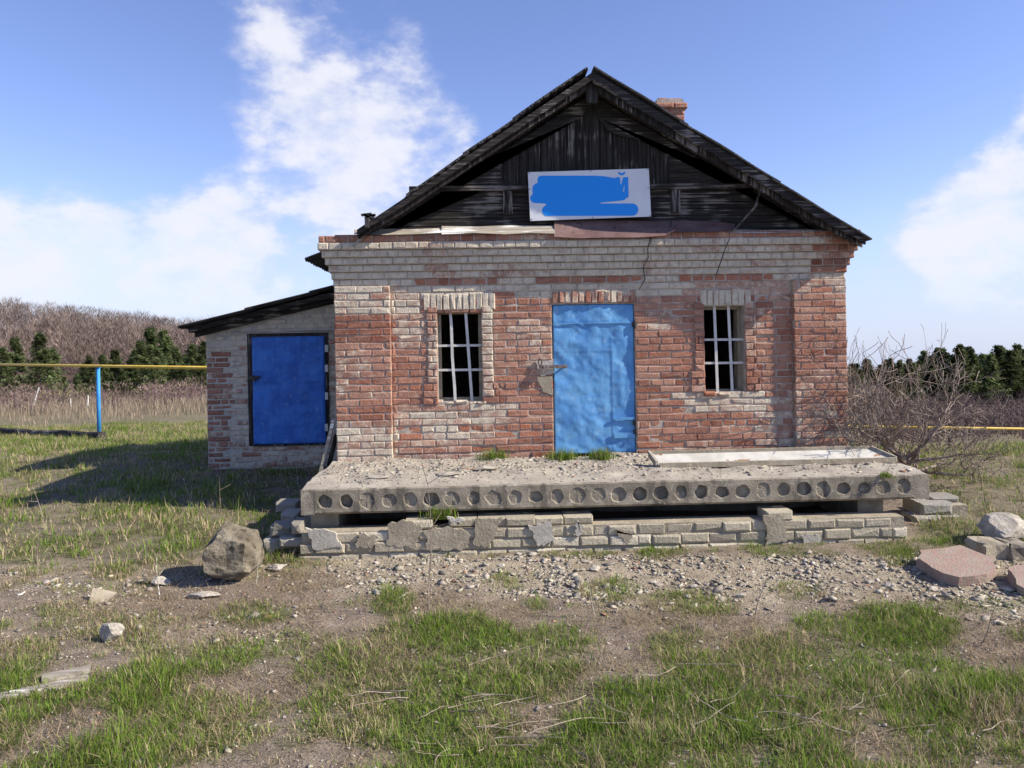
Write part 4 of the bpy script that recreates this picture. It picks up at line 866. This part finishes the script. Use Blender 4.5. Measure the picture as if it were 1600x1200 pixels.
m = MB(); m.tube([pp - d * 9, pp + d * 5.5], .030, 12); m.build('pipe', 'pipe_yellow', gp, True)
for t in (.1, 4.5):
    c = pp + d * t; m = MB(); m.tube([(c.x, c.y, float(gz(c.x, c.y)) - .2), (c.x, c.y, pp.z - .03)], .04, 8); m.build('post', 'dark_metal', gp)
a, b = G(-60, 676), G(160, 686); m = MB(); n = 12; rr = random.Random(2); m.tube([a.lerp(b, t / n) + Vector((0, 0, .07 + rr.uniform(-.02, .02))) for t in range(n + 1)], [.10 + rr.uniform(-.012, .012) for _ in range(n + 1)], 9); tag(m.build('fallen_log', 'dark_wood_flat', None, base=True), 'long dark log lying in the grass at the foot of the blue post', 'log')
for (u, v, h, le, D, lab) in ((48, 632, 1.3, .45, 42, 'leaning whitish stake standing in the dry meadow before the spruces'), (137, 632, .8, .03, 42, 'short upright whitish stake in the dry meadow'), (110, 622, .7, .0, 44, 'small grey stake between the two whitish stakes')):
    p = atD(u, v, D); p.z = float(gz(p.x, p.y)); m = MB(); m.tube([p - Vector((0, 0, .1)), p + Vector((le, 0, h))], [.05, .035], 6); tag(m.build('stake', 'bar_paint' if D == 42 else 'grey_wood', None, base=True), lab, 'stake')

# ------------------------------------------------------------------ bare bushes
def branchy(m, p, d, L, r, depth, rr, spread=.6, up=.12, kids=(3, 5), minr=.0034, col=None):
    n = 5; pts = [p]; dd = d.copy(); rad = [r]
    for i in range(n):
        dd = (dd + Vector((rr.gauss(0, .13), rr.gauss(0, .13), rr.gauss(0, .13) + up * .3))).normalized(); pts.append(pts[-1] + dd * L / n); rad.append(max(minr, r * (1 - .62 * (i + 1) / n)))
    m.tube(pts, rad, 6 if r > .02 else (4 if r > .006 else 3), col, cap=False)
    if depth <= 0: return
    for k in range(rr.randint(*kids)):
        i = rr.randint(1, n); q = Vector((rr.gauss(0, 1), rr.gauss(0, 1), rr.gauss(0, 1) + .25)).normalized(); nd = (dd * (1 - spread) + q * spread).normalized()
        branchy(m, pts[i], nd, L * rr.uniform(.5, .8), rad[i] * rr.uniform(.5, .75), depth - 1, rr, spread, up, kids, minr, col)
bx = atY(1413, 730, -.15); bz = float(gz(bx.x, -.15)); rr = random.Random(21)
bush = thing('bare_bush', (bx.x, -.15, bz), 'leafless sprawling bush with pale twigs beside the house corner', 'bush'); base = Vector((bx.x, -.15, bz - .05))
m = MB(); m.tube([base, base + Vector((.0, 0, .25)), base + Vector((-.02, 0, .45))], [.05, .042, .036], 8); m.build('trunk', 'bark', bush, True)
top = base + Vector((-.01, 0, .40)); m = MB()
for (tx, ty, tz, L) in ((-.75, -.25, .55, .95), (-.35, -.3, .9, .85), (.15, .1, .9, .75), (.6, -.1, .6, .75), (.85, .2, .25, .8), (-.5, .2, .95, 1.0), (.35, -.35, .75, .7), (.9, -.2, .05, .75), (.5, .4, .5, .8), (-.9, -.28, .30, .75), (-.2, .3, .9, 1.0), (.75, -.4, -.1, .6)):
    if tz > .85 and tx > 0: continue
    branchy(m, top - Vector((0, 0, rr.uniform(0, .2))), Vector((tx * 1.15, ty, tz * .72)).normalized(), L * .90, .024, 3, rr, .55, .10, (4, 5))
m.build('branches', 'bark', bush)
for (u, v, D, h, n, dep, lab, sd) in ((1352, 700, 10.4, 1.05, 8, 3, 'dense leafless thicket rising behind the house corner', 31), (1375, 690, 12.5, 1.1, 7, 3, 'tall leafless shrub behind the sprawling bush', 32), (1475, 730, 11.8, .5, 6, 3, 'low tangled leafless shrub in the grass near the low yellow pipe', 33)):
    p = atD(u, v, D); p.z = float(gz(p.x, p.y)); rr = random.Random(sd); m = MB(); t = thing('bare_shrub', tuple(p), lab, 'shrub')
    for k in range(n): branchy(m, p + Vector((rr.uniform(-.3, .3), rr.uniform(-.2, .2), -.05)), Vector((rr.gauss(0, .35), rr.gauss(0, .3), 1)).normalized() if h > .7 else Vector((rr.gauss(0, 1), rr.gauss(0, .6), .5)).normalized(), h * rr.uniform(.7, 1.1), .016, dep - (k % 2), rr, .4, .3, (3, 4), .003)
    m.build('branches', 'bark', t)
# dry weeds standing in front of the low wall, fallen twigs
def weed(u, v, h, seed, label, br=5, lean=.1, group=None):
    p = G(u, v); r = random.Random(seed); m = MB(); pts = [p - Vector((0, 0, .02))]; d = Vector((r.uniform(-lean, lean), r.uniform(-lean, lean), 1)).normalized()
    for i in range(6): d = (d + Vector((r.gauss(0, .06), r.gauss(0, .06), 0))).normalized(); pts.append(pts[-1] + d * h / 6)
    m.tube(pts, [.0045 - .0005 * i for i in range(7)], 4)
    for k in range(br): i = r.randint(2, 6); m.tube([pts[i], pts[i] + Vector((r.gauss(0, .08), r.gauss(0, .08), r.uniform(.02, .12))) * h * 1.6], [.0022, .0012], 3)
    tag(m.build('dry_weed', 'grey_wood' if seed % 2 else 'bark', None, base=True), label, 'weed', group)
weed(668, 962, .95, 2, 'tall thin dry weed standing in front of the low wall', 7, .03); weed(672, 964, .6, 4, 'shorter dry stalk beside the tall thin weed', 4, .08)
for k, (u, v, h) in enumerate(((70, 830, .5), (345, 800, .45), (300, 790, .4), (60, 900, .4), (250, 935, .35), (820, 900, .25), (930, 965, .3), (1180, 960, .25), (470, 770, .35), (455, 785, .4), (1240, 815, .25), (1310, 812, .2), (400, 915, .3), (1530, 1010, .3))):
    weed(u, v, h, 41 + k, 'thin dry stalk sticking up from the grass or rubble', 3, .35, 'scattered dry stalks')
rt = random.Random(9)
for k in range(44):
    u, v = (rt.gauss(760, 130), rt.uniform(1085, 1190)) if k < 20 else (rt.uniform(640, 1560), rt.uniform(1040, 1190)); p = G(u, v, .03); t = rt.uniform(-.9, .9) + (math.pi if rt.random() < .5 else 0); L = rt.uniform(.15, .5); m = MB(); d = Vector((math.cos(t), math.sin(t) * .8, rt.uniform(.0, .14))); q = [p]; 
    for i in range(6): d = (d + Vector((rt.gauss(0, .24), rt.gauss(0, .24), rt.gauss(0, .08) - .02))).normalized(); nx_ = q[-1] + d * L / 6; nx_.z = max(nx_.z, float(gz(nx_.x, nx_.y)) + .012); q.append(nx_)
    m.tube(q, [.0034 - .0003 * i for i in range(7)], 4); tag(m.build('fallen_twig', 'old_twig' if k % 3 else 'bark', None, base=True), 'thin dry twig lying across the foreground grass', 'twig', 'fallen twigs in the grass')

# ------------------------------------------------------------------ grass
def blades(name, x, y, z, h, w, col, lean, label, cat, mat='grass', out=None):
    n = len(x); t = nr.uniform(0, 6.283, n) if out is None else out - 1.3; dx, dy = np.cos(t), np.sin(t); lx, ly = lean * np.cos(t + 1.3 + nr.normal(0, .5, n)), lean * np.sin(t + 1.3 + nr.normal(0, .5, n)); hz = h * np.sqrt(np.clip(1 - np.minimum(lean, .98) ** 2, .03, 1))
    P = np.empty((n, 5, 3)); B = np.stack([x, y, z - .008], -1); W = np.stack([dx, dy, 0 * dx], -1) * (w / 2)[:, None]
    mid = B + np.stack([lx * h * .35, ly * h * .35, hz * .6], -1); tip = B + np.stack([lx * h, ly * h, hz], -1)
    P[:, 0] = B - W; P[:, 1] = B + W; P[:, 2] = mid + W * .8; P[:, 3] = mid - W * .8; P[:, 4] = tip
    F = np.array([(0, 1, 2), (0, 2, 3), (3, 2, 4)])[None] + (np.arange(n) * 5)[:, None, None]
    return tag(np_mesh(name, mat, P.reshape(-1, 3), F.reshape(-1, 3), np.repeat(col, 5, 0), 'stuff'), label, cat)
def gcol(n, dryfrac):
    g = nr.uniform(.7, 1.35, n)[:, None]; green = np.array([.112, .195, .032]) * g + nr.uniform(0, .08, n)[:, None] * np.array([1, .7, .15]); dry = np.array([.46, .37, .23]) * nr.uniform(.6, 1.2, n)[:, None]
    k = (nr.random(n) < dryfrac)[:, None]; return np.where(k, dry, green)
def tufts(n, xr, yr, per, hmul, wid, dryb, name, label, rad=.035, dens=1.0):
    x = nr.uniform(*xr, n); y = nr.uniform(*yr, n); z = gz(x, y); u, v = proj(x, y, z); g = green_map(u, v, x, y)
    ok = ~((x > sl0 - .02) & (x < XL + .1) & (y > HY - .02) & (y < HY + 3.5)) & ~((x < SX1 + .02) & (x > SX0 - .1) & (y < 0) & (y > WY - .01)) & ~((x > XL - .05) & (x < XR + .05) & (y >= 0)) & ~((x < wx1) & (x > wx0) & (y > WY - .02) & (y < 0))
    k = (nr.random(n) < (g * dens)) & (u > -80) & (u < 1680) & (v < 1270) & ok
    x, y, g = x[k], y[k], g[k]; m_ = len(x); th = hmul * nr.uniform(.55, 1.35, m_) * (.6 + .8 * g) * (.6 + .9 * vn(x, y, .5, 72)); td = np.clip(dryb + .45 * (1 - g) + .8 * (vn(x, y, .35, 76) - .5) + nr.normal(0, .12, m_), .03, .97)
    cnt = nr.integers(per // 2, per + per // 2, m_); i = np.repeat(np.arange(m_), cnt); N_ = len(i); a_ = nr.uniform(0, 6.283, N_); r_ = rad * np.sqrt(nr.random(N_)) * (.6 + th[i] / hmul * .6)
    bx_, by_ = x[i] + r_ * np.cos(a_), y[i] + r_ * np.sin(a_); le = np.clip(.25 + .72 * nr.random(N_) ** .9, 0, .96); tt = nr.uniform(.8, 1.25, m_)[i]
    col = gcol(N_, td[i]) * tt[:, None]
    return blades(name, bx_, by_, gz(bx_, by_), th[i] * nr.uniform(.45, 1.15, N_), nr.uniform(wid * .6, wid * 1.2, N_), col, le, label, 'grass', out=a_)
tufts(66000, (-5.6, 7.2), (-6.6, -1.66), 11, .050, .0046, .20, 'grass', 'short spring grass in tufts over the foreground dirt')
n = 270000; x = nr.uniform(-5.6, 7.2, n); y = nr.uniform(-6.6, -1.9, n); z = gz(x, y); u, v = proj(x, y, z); k = nr.random(n) < (.12 + .75 * sst(vn(x, y, .5, 73), .35, .65)) * (1 - .85 * gravel_map(u, v, x, y)) * .8; x, y, z = x[k], y[k], z[k]; nn = len(x)
c = np.array([.40, .31, .20]) * nr.uniform(.25, 1.3, nn)[:, None]; blades('straw_litter', x, y, z + .008, nr.uniform(.03, .14, nn), nr.uniform(.0015, .0038, nn), c, nr.uniform(.88, .995, nn), 'dry straw litter matted between the grass tufts', 'straw')
tufts(46000, (-16, XL - .1), (-2.4, 16), 8, .085, .0085, .34, 'meadow_grass', 'green and dry meadow grass beside and behind the shed', .06)
tufts(26000, (3.4, 20), (-1.7, 12), 9, .085, .0085, .34, 'meadow_grass', 'green and dry grass on the bank beside the bare bush', .06)
for (u, v, w, cnt, lab) in ((772, 719, .12, 260, 'small grass tuft growing on the slab under the barred window'), (880, 718, .14, 330, 'low grass tuft on the slab at the left foot of the blue door'), (940, 718, .11, 420, 'bright grass tuft on the slab right before the blue door'), (690, 795, .12, 160, 'grass tuft sprouting between slab and low wall'), (1385, 740, .04, 160, 'mossy yellow green tuft at the slab corner')):
    p = atZ(u, v, ST + .02) if v < 760 else atY(u, 800, WY + .08); x = nr.normal(p.x, w * .6, cnt); y = np.minimum(nr.normal(p.y, .04, cnt), -.09); z = slab_z(x, y) if v < 760 else np.full(cnt, .345)
    if v > 760: y = nr.uniform(WY + .04, WY + .1, cnt)
    o = blades('grass_tuft', x, y, z, nr.uniform(.06, .16, cnt) * (.4 if 'mossy' in lab else 1), nr.uniform(.004, .007, cnt), gcol(cnt, .12), nr.uniform(.1, .75, cnt), lab, 'grass tuft'); del o['kind']
# tall dry grass, shrub belt
n = 60000; x = nr.uniform(-45, 2, n); y = nr.uniform(13, 62, n); k = nr.random(n) < sst(vn(x, y, 6, 81), .35, .7) * (.15 + .85 * sst(y, 14, 34)); x, y = x[k], y[k]; nn = len(x); c = np.array([.33, .27, .19]) * nr.uniform(.6, 1.2, nn)[:, None] + nr.uniform(0, .03, nn)[:, None] * np.array([1, .5, .8])
blades('dry_grass', x, y, gz(x, y), nr.uniform(.2, .75, nn) * (.4 + .6 * sst(y, 14, 34)), nr.uniform(.018, .035, nn), c, nr.uniform(.05, .6, nn), 'tall pale dry grass across the meadow behind the blue post', 'dry grass')
def twig_mass(name, cx, cy, H, Rw, per, wid, col, label, cat, base_f=.0):
    n = len(cx); N_ = n * per; ci = np.repeat(np.arange(n), per); a = nr.uniform(0, 6.283, N_); rr_ = np.sqrt(nr.random(N_)) * Rw[ci]; hh = H[ci]
    t0 = base_f + (1 - base_f) * nr.random(N_) ** .8; x0 = cx[ci] + rr_ * np.cos(a) * (.25 + .75 * np.sin(np.pi * np.clip(t0 * .8 + .1, 0, 1))); y0 = cy[ci] + rr_ * np.sin(a) * (.25 + .75 * np.sin(np.pi * np.clip(t0 * .8 + .1, 0, 1))); gz_ = gz(cx, cy)[ci]; z0 = gz_ + t0 * hh * .85
    L = hh * nr.uniform(.05, .15, N_); a2 = a + nr.normal(0, .9, N_); ox, oy = np.cos(a2) * L * nr.uniform(.2, 1.3, N_), np.sin(a2) * L * nr.uniform(.2, 1.3, N_); t = nr.uniform(0, 6.28, N_); w = wid * nr.uniform(.5, 1.4, N_)
    P = np.stack([np.stack([x0 - np.cos(t) * w, y0 - np.sin(t) * w, z0], -1), np.stack([x0 + np.cos(t) * w, y0 + np.sin(t) * w, z0], -1), np.stack([x0 + ox, y0 + oy, z0 + L], -1)], 1)
    Tk = np.stack([np.stack([cx - .09, cy, gz(cx, cy) - .3], -1), np.stack([cx + .09, cy, gz(cx, cy) - .3], -1), np.stack([cx, cy, gz(cx, cy) + H * .9], -1)], 1)
    P = np.concatenate([P.reshape(-1, 3), Tk.reshape(-1, 3)]); C_ = col[ci] * nr.uniform(.65, 1.3, N_)[:, None]; C_ = np.concatenate([np.repeat(C_, 3, 0), np.repeat(col * 1.2, 3, 0)])
    return tag(np_mesh(name, 'twigs', P, np.arange(len(P)).reshape(-1, 3), C_, 'stuff'), label, cat)
n = 1300; y = nr.uniform(150, 330, n); x = nr.uniform(-1.0, .10, n) * (y + 8) * .95
twig_mass('bare_forest', x, y, nr.uniform(7, 15, n), nr.uniform(2.8, 4.8, n), 270, .058, np.array([.185, .142, .122]) * nr.uniform(.55, 1.4, n)[:, None], 'leafless purple brown wood covering the far hill', 'forest', .12)
n = 800; y = nr.uniform(30, 85, n); x = nr.uniform(-.95, -.1, n) * (y + 8); k = nr.random(n) < .35 + .65 * sst(y, 40, 60); x, y = x[k], y[k]; n = len(x)
cc = np.where((nr.random(n) < .12)[:, None], np.array([.20, .20, .09]), np.array([.185, .13, .12])) * nr.uniform(.75, 1.3, n)[:, None]
twig_mass('scrub', x, y, nr.uniform(.8, 2.0, n), nr.uniform(.8, 1.6, n), 110, .022, cc, 'purplish leafless scrub along the edge of the meadow', 'scrub')
n = 700; y = nr.uniform(17, 85, n); x = nr.uniform(.22, .9, n) * (y + 8)
twig_mass('scrub', x, y, nr.uniform(1.2, 2.8, n) * (.45 + .55 * sst(y, 15, 50)), nr.uniform(.9, 2.0, n), 130, .020, np.array([.13, .095, .09]) * nr.uniform(.75, 1.3, n)[:, None], 'dark leafless scrub belt behind the low yellow pipe', 'scrub')
# ------------------------------------------------------------------ conifers
def pine_parts(seed, H=10.0, Rw=2.4, full=.1, slim=1.0, tone=1.0):
    r = np.random.default_rng(seed); n = 4800; nb = 120; bt = full + (1 - full) * r.random(nb) ** .9; ba = r.uniform(0, 6.283, nb); bl = Rw * slim * (1 - bt) ** .75 * r.uniform(.55, 1.15, nb) + .25
    i = r.integers(0, nb, n); s_ = r.random(n) ** .6; px = np.cos(ba[i]) * bl[i] * s_ + r.normal(0, .16, n); py = np.sin(ba[i]) * bl[i] * s_ + r.normal(0, .16, n); pz = bt[i] * H + s_ * bl[i] * .18 + r.normal(0, .18, n)
    t = r.uniform(0, 6.28, n); L = r.uniform(.2, .55, n); ez = r.uniform(-.2, .8, n); W = np.stack([-np.sin(t), np.cos(t), r.uniform(-.3, .3, n)], -1) * (L * .38)[:, None]; D_ = np.stack([np.cos(t), np.sin(t), ez], -1) * L[:, None]; B = np.stack([px, py, pz], -1)
    P = np.stack([B - W, B + W, B + D_], 1).reshape(-1, 3); c = np.array([.085, .105, .046]) * tone * r.uniform(.55, 1.5, nb)[i][:, None] * r.uniform(.75, 1.25, n)[:, None]
    me = bpy.data.meshes.new('crown'); me.from_pydata(P.tolist(), [], np.arange(len(P)).reshape(-1, 3).tolist()); at = me.attributes.new('bc', 'FLOAT_COLOR', 'POINT'); at.data.foreach_set('color', np.concatenate([np.repeat(c, 3, 0), np.ones((3 * n, 1))], 1).astype(np.float32).ravel()); me.materials.append(MATS['needles'])
    m = MB(); m.tube([(0, 0, -.4), (.03, .02, H * .45), (0, 0, H * .96)], [.16, .10, .02], 7); 
    for k in range(14): b_ = int(r.integers(0, nb)); z_ = bt[b_] * H; m.tube([(0, 0, z_), (np.cos(ba[b_]) * bl[b_] * .8, np.sin(ba[b_]) * bl[b_] * .8, z_ + bl[b_] * .15)], [.03, .01], 4)
    t_ = m.build('trunk', 'bark'); tm = t_.data; off = t_.location.copy(); bpy.data.objects.remove(t_); return me, tm, off
KIND = [pine_parts(1, 10, 3.4, .04, 1.0, 2.1), pine_parts(2, 10, 3.0, .06, 1.0, 1.8), pine_parts(3, 10, 3.6, .12, 1.0, 1.3), pine_parts(4, 10, 4.0, .2)]
def conifer(u, v, D, H, kind, label, group):
    p = atD(u, v, D); p.z = float(gz(p.x, p.y)); cm, tm, off = KIND[kind]; s_ = H / 10.0
    root = thing('pine_tree', tuple(p), label, 'tree', group); root.scale = (s_, s_, s_); root.rotation_euler = (0, 0, u * 1.7)
    for nm, me, lo in (('crown', cm, Vector()), ('trunk', tm, off)):
        o = bpy.data.objects.new(nm, me); COL.objects.link(o); o.parent = root; o.location = lo
def top_to(u, vtop, D, kind, label, group):
    p = atD(u, vtop, D); g = float(gz(p.x, p.y)); conifer(u, vtop, D, max(3.0, p.z - g), kind, label, group)
rk = random.Random(12)
for (u, vt, D) in ((62, 523, 92), (24, 530, 96), (5, 545, 90), (82, 545, 100)): top_to(u, vt, D, rk.choice((0, 1)), 'light green young conifer by the meadow edge left of the blue post', 'light conifers by the meadow')
for (u, vt, D) in ((235, 515, 105), (255, 518, 112), (220, 535, 98), (275, 545, 108), (300, 540, 104), (180, 548, 100), (160, 556, 96), (140, 558, 94), (205, 560, 90), (120, 585, 88), (285, 570, 92), (245, 560, 94), (312, 556, 98), (190, 580, 86), (330, 540, 110), (100, 596, 86), (345, 550, 112), (265, 535, 116), (210, 548, 110), (290, 555, 114), (170, 565, 108), (318, 535, 118), (240, 575, 90), (150, 590, 84), (265, 590, 86), (305, 585, 88), (130, 570, 104)):
    top_to(u, vt, D, rk.choice((0, 1, 2)), 'dark green conifer at the foot of the wooded hill behind the yellow pipe', 'dark conifers below the hill')
for k in range(46):
    u = 1400 + k * 5.4 + rk.uniform(-6, 6); vt = 556 - 16 * sst(u, 1440, 1470) + rk.uniform(-6, 6) + abs(rk.gauss(0, 16)); top_to(u, float(vt), rk.uniform(115, 175), rk.choice((0, 1, 2, 3, 3, 3)), 'dark pine in the dense stand beyond the scrub belt', 'pines beyond the scrub')
for k in range(10):
    u = 1330 + k * 10 + rk.uniform(-5, 5); top_to(u, 566 + rk.uniform(-6, 6), rk.uniform(150, 180), rk.choice((2, 3)), 'dark pine in the dense stand beyond the scrub belt', 'pines beyond the scrub')
